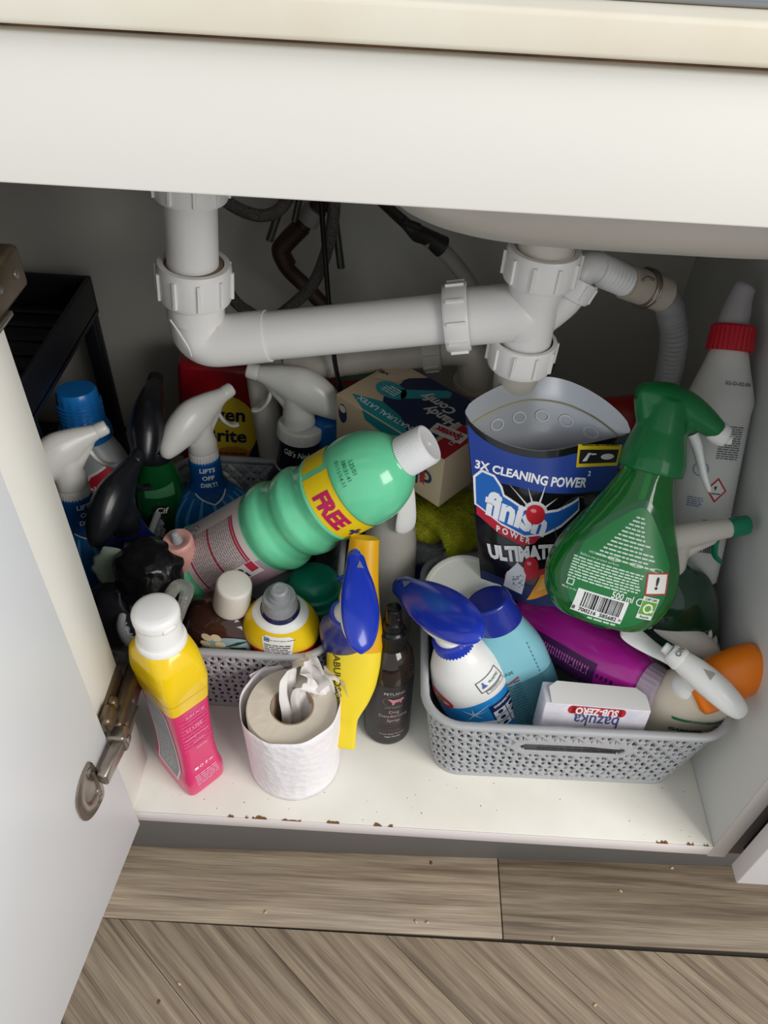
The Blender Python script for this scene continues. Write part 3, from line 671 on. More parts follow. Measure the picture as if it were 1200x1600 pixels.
def blue_spray(label, B, T, spin, heading, sc=1.0, lab=0):
    t = thing('spray_bottle', label, 'spray bottle', frame(B, T, spin), 'blue striped spray bottles')
    Lf = Loft([(0, 3.6, 2.2, 2.6), (.4, 4.2, 2.6, 2.6), (4, 4.8, 3.0, 2.5), (8, 5.1, 3.1, 2.4), (10.6, 4.8, 3.0, 2.3), (12.6, 3.6, 2.5, 2.1), (13.9, 2.3, 2.0, 2), (15, 1.8, 1.8, 2), (17.2, 1.75, 1.75, 2), (18, 1.55, 1.55, 2)])
    bl = pl('1767a8', .22, coat=.3); Lf.build('bottle', bl, t)
    pale = INK('4f9fd6'); dk = INK('0c3a78')
    for k in range(-6, 7):     # sunburst stripes over the shoulder
        a = 20*k+10; art('stripe', poly([(-.42, -5.0), (.42, -5.0), (.16, 2.6), (-.16, 2.6)]), Lf.wrap(a, 10.6, 0, .03), pale, t)
    art('triangle_mark', join(poly([(-2.2, -3.6), (0, 1.2), (-.35, 1.2), (-2.7, -3.6)]), poly([(2.2, -3.6), (2.7, -3.6), (.35, 1.2), (0, 1.2)])), Lf.wrap(lab, 8.2, 0, .05), INK('9fc6e2'), t)
    art('triangle_mark', poly([(-1.3, -3.2), (1.3, -3.2), (0, -.2)]), Lf.wrap(lab, 8.2, 0, .06), INK('7fa9c8'), t)
    Lf.build('neck_label', pl('0d4f93', .3), t, False, False, 13.9, 17.4, off=.05)
    art('neck_label_tip', poly([(-1.9, .3), (-1.3, -.4), (0, -1.15), (1.3, -.4), (1.9, .3)]), Lf.wrap(lab, 13.8, 0, .07), pl('0d4f93', .3), t)
    art('white_edge', poly([(-1.9, .05), (0, -1.2), (1.9, .05), (1.9, .2), (0, -1.02), (-1.9, .2)]), Lf.wrap(lab, 13.7, 0, .1), INK('e6eef5'), t)
    for w_, zz in (('lifts', 16.75), ('off', 15.8), ('dirt', 14.85)): art('lettering', WORDS[w_], Lf.wrap(lab, zz, -4, .14), INK('f2f6fa'), t, .4)
    spray_head(t, 18.1, aim(t.matrix_world, *heading), pl('d9d7d2', .3), sc=sc, z_r=1.5); return t
blue_spray('blue striped spray bottle with white head, half behind the cabinet stile', P(165, 970, z=.0), P(108, 735, z=.20), 22, (90, -25), 1.1, 25)
blue_spray('blue striped spray bottle with white head in front of the red box', P(346, 900, z=.004), P(312, 668, z=.215), 8, (95, -50), 1.1, 12)
# white bottle with tall blue cap
t = thing('cleaner_bottle', 'grey white bottle with ridged bright blue cap and red label', 'bottle', frame(P(175, 850, z=0), P(128, 650, z=.19), 0))
Lf = Loft([(0, 4.2, 3), (.5, 4.6, 3.3), (6, 4.8, 3.4), (11, 4.7, 3.4), (14, 4.0, 3.0), (16, 2.9, 2.5), (17, 2.2, 2.2)])
Lf.build('bottle', pl('b9bdc0', .35), t)
art('red_label', poly([(-2.6, -2), (2.4, -2), (2.6, .2), (1.5, 2.0), (-1.2, 1.4), (-2.6, .1)]), Lf.wrap(30, 11.6, 12, .04), INK('b81f33'), t); art('white_label_edge', poly([(-2.6, .1), (-1.2, 1.4), (1.5, 2.0), (1.5, 2.3), (-1.4, 1.7), (-2.8, .2)]), Lf.wrap(30, 11.6, 12, .05), INK('e8e6e4'), t)
art('lettering', WORDS['no1uk'], Lf.wrap(30, 11.4, 12, .08), INK('f4eeee'), t, .4)
ribbed('cap', [(16.6, 3.1, 0), (17.6, 3.0, 0), (18.4, 2.65, 0), (18.6, 2.5, 1), (21.6, 2.35, 1), (22.3, 2.3, 0), (22.7, 2.1, 0)], pl('1f78c4', .3), t, 16, .08)
for k in range(5): Loft([(19+.5*k, 2.5), (19.1+.5*k, 2.58), (19.2+.5*k, 2.5)], n=40).build('cap_ring', pl('1f78c4', .3), t)
# black-headed bottles
t = thing('spray_bottle', 'dark green spray bottle with tall black trigger head', 'spray bottle', frame(P(265, 900, z=.004), P(240, 690, z=.2), 0))
Lf = Loft([(0, 2.6, 2.0), (.4, 3.0, 2.3), (9, 3.1, 2.4), (13, 3.0, 2.3), (15.5, 2.4, 2.0), (17.5, 1.7, 1.7), (18.5, 1.6, 1.6)])
Lf.build('bottle', pl('0d4a22', .12, coat=.5), t)
art('label', rect(-2.1, -3.5, 2.1, 3), Lf.wrap(0, 8.4, 0, .03), INK('14391f'), t); art('badge', disk(0, 0, 1.05, .75), Lf.wrap(14, 12.0, 0, .06), INK('1c1f1e'), t); art('lettering', WORDS['cif'], Lf.wrap(14, 12.0, 0, .1), INK('e8ece8'), t, .4)
art('pale_band', poly([(-1.6, -1.1), (1.7, -.7), (1.9, .8), (-.4, .1), (-1.7, -.2)]), Lf.wrap(15, 14.6, 0, .03), INK('3f7a52'), t)
spray_head(t, 18.6, aim(t.matrix_world, 25, -100), pl('15161a', .3), sc=1.15, z_r=1.5)
t = thing('spray_bottle', 'dark blue spray bottle with broad black trigger head', 'spray bottle', frame(P(236, 965, z=.004), P(196, 818, z=.16), 0))
Lf = Loft([(0, 3.0, 2.2), (.4, 3.4, 2.5), (9, 3.5, 2.6), (12, 3.1, 2.4), (14, 2.2, 2.0), (15, 1.9, 1.9)])
Lf.build('bottle', pl('1a1f66', .2, coat=.4), t); art('label', rect(-2.4, -3.4, 2.4, 3), Lf.wrap(10, 7.4, 0, .03), INK('1b1b2b'), t)
spray_head(t, 15.2, aim(t.matrix_world, 60, -75), pl('191a1e', .28), sc=1.12, z_r=1.4)
# red oven cleaner box behind
t = thing('oven_cleaner_pack', 'red pack with yellow oval and dark lettering behind the sprays', 'pack', frame(P(352, 780, y=.44), P(345, 575, y=.46), 6))
Lf = Loft([(0, 4.8, 2.6, 5), (.4, 5.0, 2.8, 5), (19, 5.0, 2.8, 5), (21.4, 4.9, 2.7, 5), (21.7, 4.5, 2.3, 5)])
Lf.build('pack', pl('96101c', .3), t)
art('yellow_oval', disk(0, 0, 4.1, 4.9), Lf.flat(.6, 13.3, 0, .03), INK('d9bd2c'), t); art('orange_burst', disk(0, 0, 2.6, 1.8), Lf.flat(1.6, 9.0, 0, .05), INK('c8862a'), t)
art('blue_shape', poly([(3.4, -2), (4.6, -3.5), (4.7, 1.2)]), Lf.flat(0, 11, 0, .06), INK('1c2558'), t)
art('lettering', WORDS['oven'], Lf.flat(.3, 15.4, 0, .08), INK('1c1b3a'), t); art('lettering', WORDS['brite'], Lf.flat(.7, 12.3, 0, .08), INK('1c1b3a'), t)
art('fine_print', lines(-2, -1, 2, 1, 4), Lf.flat(1.4, 9.0, 0, .1), INK('6a3a18'), t)
# GB's No1 spray
t = thing('spray_bottle', 'dark purple spray bottle with white head aimed left under the pipe', 'spray bottle', frame(P(450, 870, z=.006), P(470, 658, z=.215), 0))
Lf = Loft([(0, 3.2, 2.4), (.4, 3.6, 2.7), (9, 3.7, 2.8), (12.5, 3.4, 2.6), (15, 2.4, 2.2), (17, 2.15, 2.15), (19.2, 2.2, 2.2), (20, 1.9, 1.9)])
Lf.build('bottle', pl('2a1f3c', .25), t); Lf.build('neck_label', pl('141622', .3), t, False, False, 15.2, 19.3, off=.06); Lf.build('neck_line', pl('c9c7c4', .3), t, False, False, 14.9, 15.2, off=.07)
art('lettering', WORDS['gb'], Lf.wrap(4, 17.9, -8, .14), INK('e9e9ea'), t, .4)
spray_head(t, 20.3, aim(t.matrix_world, -100, -22), pl('d6d5d0', .28), sc=1.2, z_r=2.1, tilt=12)
# elbow grease pack
t = thing('wipes_pack', 'green pack with red lettering under the back pipe', 'pack', frame(P(548, 650, y=.44), P(548, 574, y=.47), 0))
Lf = Loft([(0, 5.4, 2.2, 4), (.3, 5.6, 2.4, 4), (7, 5.6, 2.3, 4), (8.5, 5.2, 1.6, 3), (9.2, 4.6, .6, 3)])
Lf.build('pack', pl('3f7d2e', .3), t); art('yellow_arc', poly([(-5, 3.2), (-3, 5.0), (0, 5.6), (4, 5.2), (4, 4.7), (0, 5.1), (-2.8, 4.5), (-4.8, 2.8)]), Lf.flat(0, 2.8, 0, .04), INK('c9b32a'), t)
art('lettering', WORDS['elbow'], Lf.flat(.4, 6.1, 3, .06), INK('c01e3d'), t); art('lettering', WORDS['grease'], Lf.flat(.2, 4.2, 3, .06), INK('c01e3d'), t)
# bottle with flat blue cap, behind the lying green bottle
t = thing('squeeze_bottle', 'pale blue bottle with slanted blue cap behind the lying green bottle', 'bottle', frame(P(540, 830, z=.02), P(519, 652, z=.215), 0))
Lf = Loft([(0, 2.6, 2.0), (.4, 3, 2.3), (12, 3.0, 2.3), (15, 2.6, 2.1), (16, 2.3, 2)]); Lf.build('bottle', pl('6e9cc6', .3), t)
Loft([(15.8, 2.2, 2.0), (16.2, 2.4, 2.1), (18.4, 2.3, 2.0, 2, -.2), (19.6, 1.9, 1.7, 2, -.3), (20.0, 1.3, 1.2, 2, -.3)]).build('cap', pl('135fa6', .3), t)
# big mint green bottle lying across
t = thing('disinfectant_bottle', 'large mint green bottle with white cap lying across the left basket', 'bottle', frame(P(312, 888, s=14.6), P(672, 692, s=17.4), 8, (0, -1, 1.0)))
Lg = (P(672, 692, s=17.4)-P(312, 888, s=14.6)).length*100
k = Lg/27.0
Lf = Loft([(z*k, r, r) for z, r in ((0, 3.4), (.15, 4.1), (.7, 4.55), (1.3, 4.6), (1.75, 4.42), (2.0, 4.38), (9.3, 4.38), (9.6, 4.5), (10.4, 4.72), (11.0, 4.6), (11.6, 4.28), (12.4, 4.22), (13.1, 4.5), (13.9, 4.62), (14.6, 4.32), (15.3, 4.12), (16, 4.28), (16.5, 4.46), (16.7, 4.38), (19.3, 4.38), (19.5, 4.46), (19.9, 4.5), (21.2, 4.35), (22.6, 3.75), (23.6, 2.95), (24.1, 2.3), (24.4, 1.9), (24.7, 1.75))], n=72, sub=4)
Lf.build('bottle', mat('mint_plastic', '6fd6a4', .16, sss=.15, coat=.3), t)
LAB = mat('paper_label', 'd6c9c6', .4)
Lf.build('label', LAB, t, False, False, 2.05*k, 9.2*k, off=.03)
art('label_side', rect(-2.2, -3.55*k, 2.2, 3.55*k), Lf.wrap(52, 5.65*k, 0, .05), INK('b89aac'), t)
art('fine_print', lines(-2.6, -2.9, 3.4, 2.9, 22), Lf.wrap(-14, 5.6*k, 0, .06), INK('8f7f82'), t, 1.0)
art('red_heading', join(rect(-2.6, 2.75, 3.4, 2.95), rect(-2.6, 3.05, 2.4, 3.25), rect(-2.6, -.35, 3.0, -.15), rect(-2.6, -3.2, 3.2, -3.0)), Lf.wrap(-14, 5.6*k, 0, .08), INK('b02a45'), t)
art('hazard_diamond', join(poly([(-.8, 0), (0, -.8), (.8, 0), (0, .8)])), Lf.wrap(-58, 3.6*k, 0, .08), INK('efe9e6'), t); art('hazard_diamond', join(poly([(-.8, 0), (0, -.8), (.0, -.68), (-.68, 0)]), poly([(0, -.8), (.8, 0), (.68, 0), (0, -.68)]), poly([(.8, 0), (0, .8), (0, .68), (.68, 0)]), poly([(0, .8), (-.8, 0), (-.68, 0), (0, .68)])), Lf.wrap(-58, 3.6*k, 0, .1), INK('2a2626'), t)
art('lettering', shift(WORDS['excl'], 0, 0, 0, .6), Lf.wrap(-58, 3.6*k, 0, .11), INK('2a2626'), t)
art('recycling_panel', rect(-.9, -1.4, .9, 1.4), Lf.wrap(30, 7.4*k, 0, .09), INK('eae4e2'), t); art('recycling_panel', rect(-.85, .3, .3, 1.3), Lf.wrap(30, 7.4*k, 0, .11), INK('c02f4c'), t); art('recycling_panel', join(disk(-.35, -.6, .3), poly([(.1, -.9), (.6, -.9), (.7, -.2), (.0, -.2)])), Lf.wrap(30, 7.4*k, 0, .11), INK('3c4450'), t)
Lf.build('yellow_sleeve', pl('f0cf17', .3), t, False, False, 16.75*k, 19.25*k, off=.04, n=72) if False else None
def band(p0, p1, z0, z1, off, m, nm):
    r = Lf.row((z0+z1)/2)[1]; w_ = R(p1-p0)*r/2; return art(nm, rect(-w_, -(z1-z0)/2, w_, (z1-z0)/2), Lf.wrap((p0+p1)/2, (z0+z1)/2, 0, off), m, t, .5)
band(-38, 100, 16.7*k, 19.4*k, .05, INK('f2d21a'), 'yellow_sticker'); band(-98, -46, 16.7*k, 19.0*k, .05, INK('e8cb1c'), 'yellow_sticker')
art('lettering', WORDS['free'], Lf.wrap(12, 17.9*k, 0, .1), INK('c2175b'), t, .4); art('lettering', WORDS['plus'], Lf.wrap(58, 17.9*k, 0, .1), INK('2a2a6a'), t, .4)
for w_, zz in (('date1', 21.6), ('date2', 21.0), ('date3', 20.4)): art('date_code', WORDS[w_], Lf.wrap(-22, zz*k, 0, .05), INK('2d6b52'), t, .4)
ribbed('cap', [(24.5*k, 1.95, 1), (26.7*k, 1.88, 1), (26.95*k, 1.78, 0), (27*k, 1.6, 0), (26.95*k, 1.45, 0), (26.97*k, .1, 0)], pl('f0f0f0', .3), t, 60, .025)
Loft([(26.9*k, .22), (27.02*k, .2), (27.05*k, .08)], n=12).build('cap_dot', pl('f0f0f0', .3), t)
# small pink bottle with grey nozzle
t = thing('lotion_bottle', 'dusty pink bottle with a grey nozzle tip beside the green bottle', 'bottle', frame(P(340, 1000, z=.004), P(277, 845, z=.19), 0))
Lf = Loft([(0, 3.0, 2.4), (.4, 3.4, 2.7), (8, 3.4, 2.7), (12, 2.9, 2.4), (14.5, 1.9, 1.8), (16.5, 1.45, 1.45), (18.0, 1.5, 1.5), (18.6, 1.55, 1.55), (19.0, 1.35, 1.35), (18.9, .9, .9), (18.7, .6, .6)])
Lf.build('bottle', pl('c9968c', .35), t); Loft([(18.6, .55), (19.6, .42), (20.0, .35), (20.1, .2)], n=20).build('nozzle', pl('8f9496', .3), t)
# crumpled black bag wrapped jar
t = thing('bin_bag_roll', 'crumpled black plastic bin bag roll left of the white cap', 'bin bag', frame(P(245, 1010, z=.02), P(233, 865, z=.19), 0))
def crumple(Lf_, name, m, amp, fr, seed, n=64, top=True):
    V, F = [], []; T = Lf_.T
    for r in T:
        for k_ in range(n):
            x, y = Loft.sec(r, 2*math.pi*k_/n); p = Vector((x, y, r[0])); d_ = 1+amp*noise3(p, fr, seed)+amp*.5*noise3(p, fr*2.7, seed+3); V.append(Vector((x*d_, y*d_, r[0]+amp*1.2*noise3(p, fr, seed+9)))*.01)
    for i in range(len(T)-1):
        for k_ in range(n): a_, b_ = i*n+k_, i*n+(k_+1) % n; F.append((a_, b_, b_+n, a_+n))
    F.append(tuple(range(n-1, -1, -1)))
    if top: F.append(tuple(range((len(T)-1)*n, len(T)*n)))
    return mesh(name, V, F, m, t, ang=60)
BAG = mat('black_film', '101012', .22, bump=.4, bscale=120)
crumple(Loft([(0, 3.0, 3.0), (.5, 3.4, 3.3), (8, 3.4, 3.2), (13, 3.3, 3.1), (15.4, 3.5, 3.1), (16.6, 3.0, 2.7), (17.3, 2.2, 2.0), (17.6, 1.2, 1.0), (17.7, .3, .3)], sub=6), 'roll', BAG, .16, .5, 1)
crumple(Loft([(10, .2, .2, 2, -4.0), (11, 1.6, .5, 2, -4.2), (14, 1.9, .5, 2, -3.8), (16.2, 1.8, .3, 2, -3.2), (16.8, 1.2, .1, 2, -3.0)]), 'pale_wrapper', mat('pale_film', '7f8a7d', .35), .12, .8, 4)
t = thing('plastic_bag', 'dark glossy plastic bag squashed behind the cabinet stile', 'plastic bag', frame(P(190, 1010, z=.02), P(185, 930, z=.13), 0))
crumple(Loft([(0, 3.2, 3.0), (.5, 4.4, 3.6), (5, 4.8, 3.8), (9, 3.9, 3.2), (11.5, 2.2, 1.8), (12.5, .5, .4)], sub=6), 'bag', mat('dark_film', '26272c', .15, bump=.3, bscale=60), .13, .4, 6)
t = thing('clear_wrap', 'twist of clear shrink wrap beside the yellow bottle neck', 'plastic wrap')
tube('loop', [P(262, 985, z=.20), P(262, 940, z=.21), P(277, 916, z=.212), P(292, 922, z=.21), P(286, 945, z=.205), P(278, 975, z=.195)], [.004, .005, .006, .0065, .005, .003], mat('clear_film', 'e8e6df', .08, trans=.85, ior=1.2, bump=.8, bscale=250), t, n=14)
# amber bottle with cream cap
t = thing('wash_bottle', 'brown translucent bottle with cream cap and floral label', 'bottle', frame(P(346, 1058, z=.006), P(365, 920, z=.180), 4))
Lf = Loft([(0, 3.6, 2.4, 2.6), (.5, 4.2, 2.8, 2.6), (8, 4.4, 3.0, 2.6), (11.5, 4.4, 3.0, 2.5), (13, 4.0, 2.8, 2.3), (14.1, 2.8, 2.2), (14.7, 1.5, 1.5), (16.2, 1.4, 1.4)])
Lf.build('bottle', mat('amber_brown', '4a2d25', .12, trans=.35, coat=.3), t)
art('label', disk(0, 0, 3.0, 2.3), Lf.flat(1.0, 11.0, 0, .03), INK('8fa9ab'), t); art('label_dark', rect(-2.8, -1.2, 3.0, .1), Lf.flat(1.0, 11.0, 6, .05), INK('c6cfc9'), t)
art('flower', join(*[disk(.8*math.cos(q), .8*math.sin(q), .55, .42) for q in (0, 1.25, 2.5, 3.75, 5)]), Lf.flat(-1.0, 12.2, 0, .07), INK('d8c7a0'), t); art('lettering', WORDS['bloom'], Lf.flat(1.2, 10.9, 6, .1), INK('16181c'), t, .4)
art('leaf_print', join(poly([(0, 0), (1.2, .9), (2.2, 1), (1.0, .4)]), poly([(.4, .1), (2.0, .2), (2.4, -.3), (1, -.2)])), Lf.flat(.2, 12.0, 0, .08), INK('2b3a2c'), t)
Loft([(15.0, 1.75), (15.05, 1.8), (18.3, 1.72), (18.6, 1.6), (18.7, 1.4)], n=40).build('cap', pl('d9d3ca', .35), t)
# yellow and navy bottle with grey cap
t = thing('polish_bottle', 'navy and yellow bottle with ribbed grey cap in the left basket', 'bottle', frame(P(445, 1062, z=.012), P(437, 936, z=.185), 0))
Lf = Loft([(0, 3.3, 2.4, 2.5), (.4, 3.7, 2.7, 2.5), (8, 3.75, 2.75, 2.5), (11.0, 3.7, 2.7, 2.4), (12.6, 3.75, 2.75, 2.3), (13.4, 3.6, 2.7, 2.2), (15.2, 2.6, 2.3), (15.8, 1.9, 1.9), (16.4, 1.7, 1.7)])
Lf.build('bottle', pl('1d2550', .25, coat=.3), t); Lf.build('yellow_shoulder', pl('f0cb0e', .28), t, False, False, 12.0, 15.1, off=.04); Lf.build('red_band', pl('c01a2c', .3), t, False, False, 11.4, 12.0, off=.05); Lf.build('white_neck', pl('efeeea', .35), t, False, False, 15.1, 15.9, off=.05)
art('back_label', poly([(-1.5, -4), (1.5, -4), (1.3, -1), (1.55, 1.9), (1.1, 2.3), (-1.1, 2.3), (-1.55, 1.9), (-1.3, -1)]), Lf.flat(.1, 12.4, 0, .09), INK('efeee9'), t); art('fine_print', lines(-1.3, -3.6, 1.3, 1.2, 14), Lf.flat(.1, 12.4, 0, .12), INK('4b4b4b'), t); art('lettering', WORDS['tear'], Lf.flat(.5, 14.2, 0, .12), INK('222222'), t, .4); art('recycle_icon', frame2(-1.3, 1.5, -.8, 2.05, .07), Lf.flat(.1, 12.4, 0, .12), INK('222222'), t); art('recycle_icon', disk(-1.05, 1.78, .16), Lf.flat(.1, 12.4, 0, .12), INK('2d6fb0'), t)
GC = pl('8f9294', .35)
ribbed('cap', [(15.7, 1.72, 1), (17.4, 1.66, 1), (17.5, 1.58, 0), (18.0, 1.5, 0), (18.05, 1.1, 0), (18.4, 1.05, 0), (18.45, .9, 0), (19.2, .82, 0), (19.35, .6, 0), (19.3, .3, 0), (19.35, .1, 0)], GC, t, 44, .04)
# teal bottle
t = thing('bleach_bottle', 'teal plastic bottle between the grey cap and the blue trigger', 'bottle', frame(P(500, 1040, z=.004), P(489, 905, z=.15), 0))
Loft([(0, 2.9, 2.6), (.4, 3.3, 3.0), (9, 3.4, 3.1), (11, 3.4, 3.1), (11.6, 3.1, 2.8)]).build('bottle', pl('16204f', .25), t)
Loft([(11.2, 3.3, 3.1), (11.5, 3.4, 3.2), (12.6, 3.35, 3.15), (12.8, 3.1, 2.9), (13.6, 3.0, 2.8), (13.8, 2.7, 2.5), (14.6, 2.5, 2.3), (15.2, 1.9, 1.8), (15.4, 1.0, 1.0)]).build('cap', pl('0f7a62', .3), t)
# ================================================================== the front
# pink and yellow bottle standing at the front left
t = thing('cleaning_gel_bottle', 'pink bottle with yellow shoulder and white cap standing at the front', 'bottle', frame(P(300, 1197, z=.0), P(241, 950, z=.255), 47))
L0 = (P(241, 950, z=.255)-P(300, 1197, z=.0)).length*100; k = L0/25.5
Lf = Loft([(z*k, a, b, e) for z, a, b, e in ((0, 2.0, 2.75, 6), (.25, 2.2, 3.0, 6.5), (2.2, 2.25, 3.1, 7), (4.2, 2.0, 2.85, 7), (7, 1.9, 2.75, 7), (13.5, 2.05, 2.9, 7), (16.2, 2.25, 3.1, 6.5), (17.6, 2.4, 3.2, 5), (19.8, 2.35, 2.9, 3.6), (21, 2.1, 2.3, 2.6), (21.6, 1.9, 1.9, 2), (22, 1.8, 1.8, 2))], n=64)
PINK = pl('d92a6c', .28, coat=.3); Lf.build('bottle', PINK, t); Lf.build('yellow_sleeve', pl('f2cb05', .22, coat=.4), t, False, False, 14.4*k, 21.4*k, off=.035); Lf.build('sleeve_edge', pl('e0b800', .25), t, False, False, 16.1*k, 16.2*k, off=.05)
PL = INK('f08db4')
def side(x0, z0, off=.04, rot=0):   # the narrow face that looks to the front right
    return Lf.flat(x0, z0*k, rot, off)
for w_, x, z in (('sauc', .2, 13.2), ('uuse', -.1, 11.2), ('windo', .0, 9.7), ('oven2', .1, 8.8), ('sink', .3, 7.6)): art('lettering', shift(WORDS[w_], 0, 0, 0, .78), side(x, z), PL, t, .4)
art('fine_print', lines(-1.5, -2.6, 1.5, 2.6, 9, .5), side(0, 10.4, .035), INK('de4480'), t); art('fine_print', lines(-1.3, -.9, 1.3, .9, 6, .5), side(.1, 2.6), INK('e9a3bf'), t)
art('social_icons', join(rect(-1.0, -.18, -.6, .18), ring(-.25, 0, .2, .2, .07), poly([(.2, -.2), (.35, -.2), (.45, .2), (.3, .2)]), ring(.85, 0, .22, .14, .07)), side(.0, 4.4), INK('f6e9ee'), t)
art('side_label', poly([(-1.9, -5.5), (1.5, -6.0), (1.95, -4), (1.7, 5.0), (.9, 6.2), (-1.6, 6.3)]), lambda x, y: Vector((-(Lf.row(8*k+y)[1]+.03), -x, 8*k+y))*.01, INK('e9dfe2'), t); art('side_label', poly([(-1.7, -5.2), (1.3, -5.6), (1.7, -3.9), (1.45, 4.8), (.7, 5.9), (-1.5, 6.0)]), lambda x, y: Vector((-(Lf.row(8*k+y)[1]+.05), -x, 8*k+y))*.01, INK('8d9499'), t); art('fine_print', lines(-1.4, -4.8, 1.2, 1.2, 16), lambda x, y: Vector((-(Lf.row(8*k+y)[1]+.07), -x, 8*k+y))*.01, INK('c9ccd0'), t)
Loft([(21.3*k, 2.12), (21.5*k, 2.15), (21.9*k, 2.05), (22.0*k, 1.92), (24.3*k, 1.86), (24.35*k, 1.95), (24.9*k, 1.96), (25.3*k, 1.8), (25.5*k, 1.4)], n=48).build('cap', pl('f2f1ef', .3), t)
bevel_box('cap_tab', -.006, .006, -.0205, -.018, (24.2*k)*.01, (24.7*k)*.01, pl('f2f1ef', .3), t, .0008, 1)
# toilet roll with tissue stuffed in the core
TRM = mat('tissue_paper', 'f2eef0', .9, bump=.5, bscale=130, btype='V'); TRE = mat('roll_end', 'e6dccb', .95, bump=.5, bscale=90)
t = thing('toilet_roll', 'white toilet roll with loose outer sheet standing at the front', 'toilet roll', upright(-.135, .066, .0))
def annulus(name, ro, ri, z0, z1, m, n=64):
    V, F = [], []
    prof = [(ri, z0), (ro, z0), (ro+.03, z0+.3), (ro+.03, z1-.25), (ro-.08, z1), (ri+.05, z1), (ri, z1-.1)]
    for k_ in range(n):
        q = 2*math.pi*k_/n; w_ = 1+.012*noise3((math.cos(q)*2, math.sin(q)*2, 0), 1, 3)
        for r_, z in prof: V.append(Vector((r_*w_*math.cos(q), r_*w_*math.sin(q), z))*.01)
    p_ = len(prof)
    for k_ in range(n):
        for j in range(p_): a_, b_ = k_*p_+j, k_*p_+(j+1) % p_; c_, d_ = ((k_+1) % n)*p_+j, ((k_+1) % n)*p_+(j+1) % p_; F.append((a_, b_, d_, c_))
    return mesh(name, V, F, m, t, ang=50)
annulus('roll', 4.35, 2.05, .2, 10.2, TRE)
annulus('cardboard_core', 2.1, 1.95, .25, 10.25, mat('cardboard', 'a8937a', .9))
V, F = [], []; n = 90; rows = 14
for j in range(rows+1):
    z = .05+10.6*j/rows
    for i in range(n+1):
        u = i/n; q = R(-250)+u*R(395); flare = (.15+.85*min(1, max(0, (u-.0)*1.0)))
        r_ = 4.5+.15*u + (.95*max(0, 1-u*2.6))*(.35+.65*z/10) + .05*math.sin(9*q)*z/10 + (1.0*max(0, (u-.82)/.18)**2)*(.3+.7*z/10)
        top = .55*math.sin(q*1.0+2.2)*(z/10.6)**3
        V.append(Vector((r_*math.cos(q), r_*math.sin(q), z+top))*.01)
for j in range(rows):
    for i in range(n): a_ = j*(n+1)+i; F.append((a_, a_+1, a_+n+2, a_+n+1))
o = mesh('loose_sheet', V, F, TRM, t); md = o.modifiers.new('ply', 'SOLIDIFY'); md.thickness = .0004
ts = thing('tissue', 'crumpled white tissue pushed into the toilet roll core', 'tissue', upright(-.129, .074, .075))
rr = random.Random(2); TIS = mat('crumpled_tissue', 'ece7e4', .9)
def ribbon(name, path, wid, seed, tw):
    """a soft strip of tissue along a path, puckered into long folds"""
    V, F = [], []; n, m_ = 30, 22; pts = [Vector(p) for p in path]
    for i in range(n+1):
        x = i/n*(len(pts)-1); k_ = min(int(x), len(pts)-2); u = x-k_; p0, p1, p2, p3 = pts[max(0, k_-1)], pts[k_], pts[k_+1], pts[min(len(pts)-1, k_+2)]
        c = .5*((2*p1)+(p2-p0)*u+(2*p0-5*p1+4*p2-p3)*u*u+(3*p1-p0-3*p2+p3)*u**3); d = (p2-p0).normalized(); a_ = tw[0]+(tw[1]-tw[0])*i/n
        e1 = d.orthogonal().normalized(); e2 = d.cross(e1); s1 = e1*math.cos(a_)+e2*math.sin(a_); s2 = d.cross(s1); wd_ = wid[0]+(wid[1]-wid[0])*math.sin(math.pi*i/n*.7)
        for j in range(m_+1):
            v = j/m_-.5; f_ = .22*math.sin(v*11+seed+i*.12)*(.5+abs(v))+.3*noise3((i*.18, v*4, seed), 1, seed); V.append((c+s1*(v*wd_)+s2*(f_+1.0*v*v*wd_*.5)))
    V = [v*.01 for v in V]
    for i in range(n):
        for j in range(m_): a_ = i*(m_+1)+j; F.append((a_, a_+1, a_+m_+2, a_+m_+1))
    mesh(name, V, F, TIS, ts, ang=80)
ribbon('fold', [(-.8, -1.0, -3), (-.6, -.2, 0), (-.9, 1.0, 3), (-.7, 2.0, 5.0), (.6, 2.6, 5.2), (1.6, 2.0, 3.8)], (1.6, 3.6), 1, (0, .9))
ribbon('fold', [(.4, .2, -3), (.9, 1.0, .5), (1.2, 1.8, 3.4), (2.2, 2.4, 4.4), (3.4, 2.6, 3.6), (4.2, 2.2, 2.2)], (1.6, 4.0), 4, (.8, 2.2))
ribbon('fold', [(-.2, -.6, -3), (.4, -.2, 0), (.3, .6, 2.6), (.9, 1.0, 4.2), (1.8, .9, 3.8), (2.4, .6, 2.2)], (1.4, 2.8), 7, (-.5, .6))
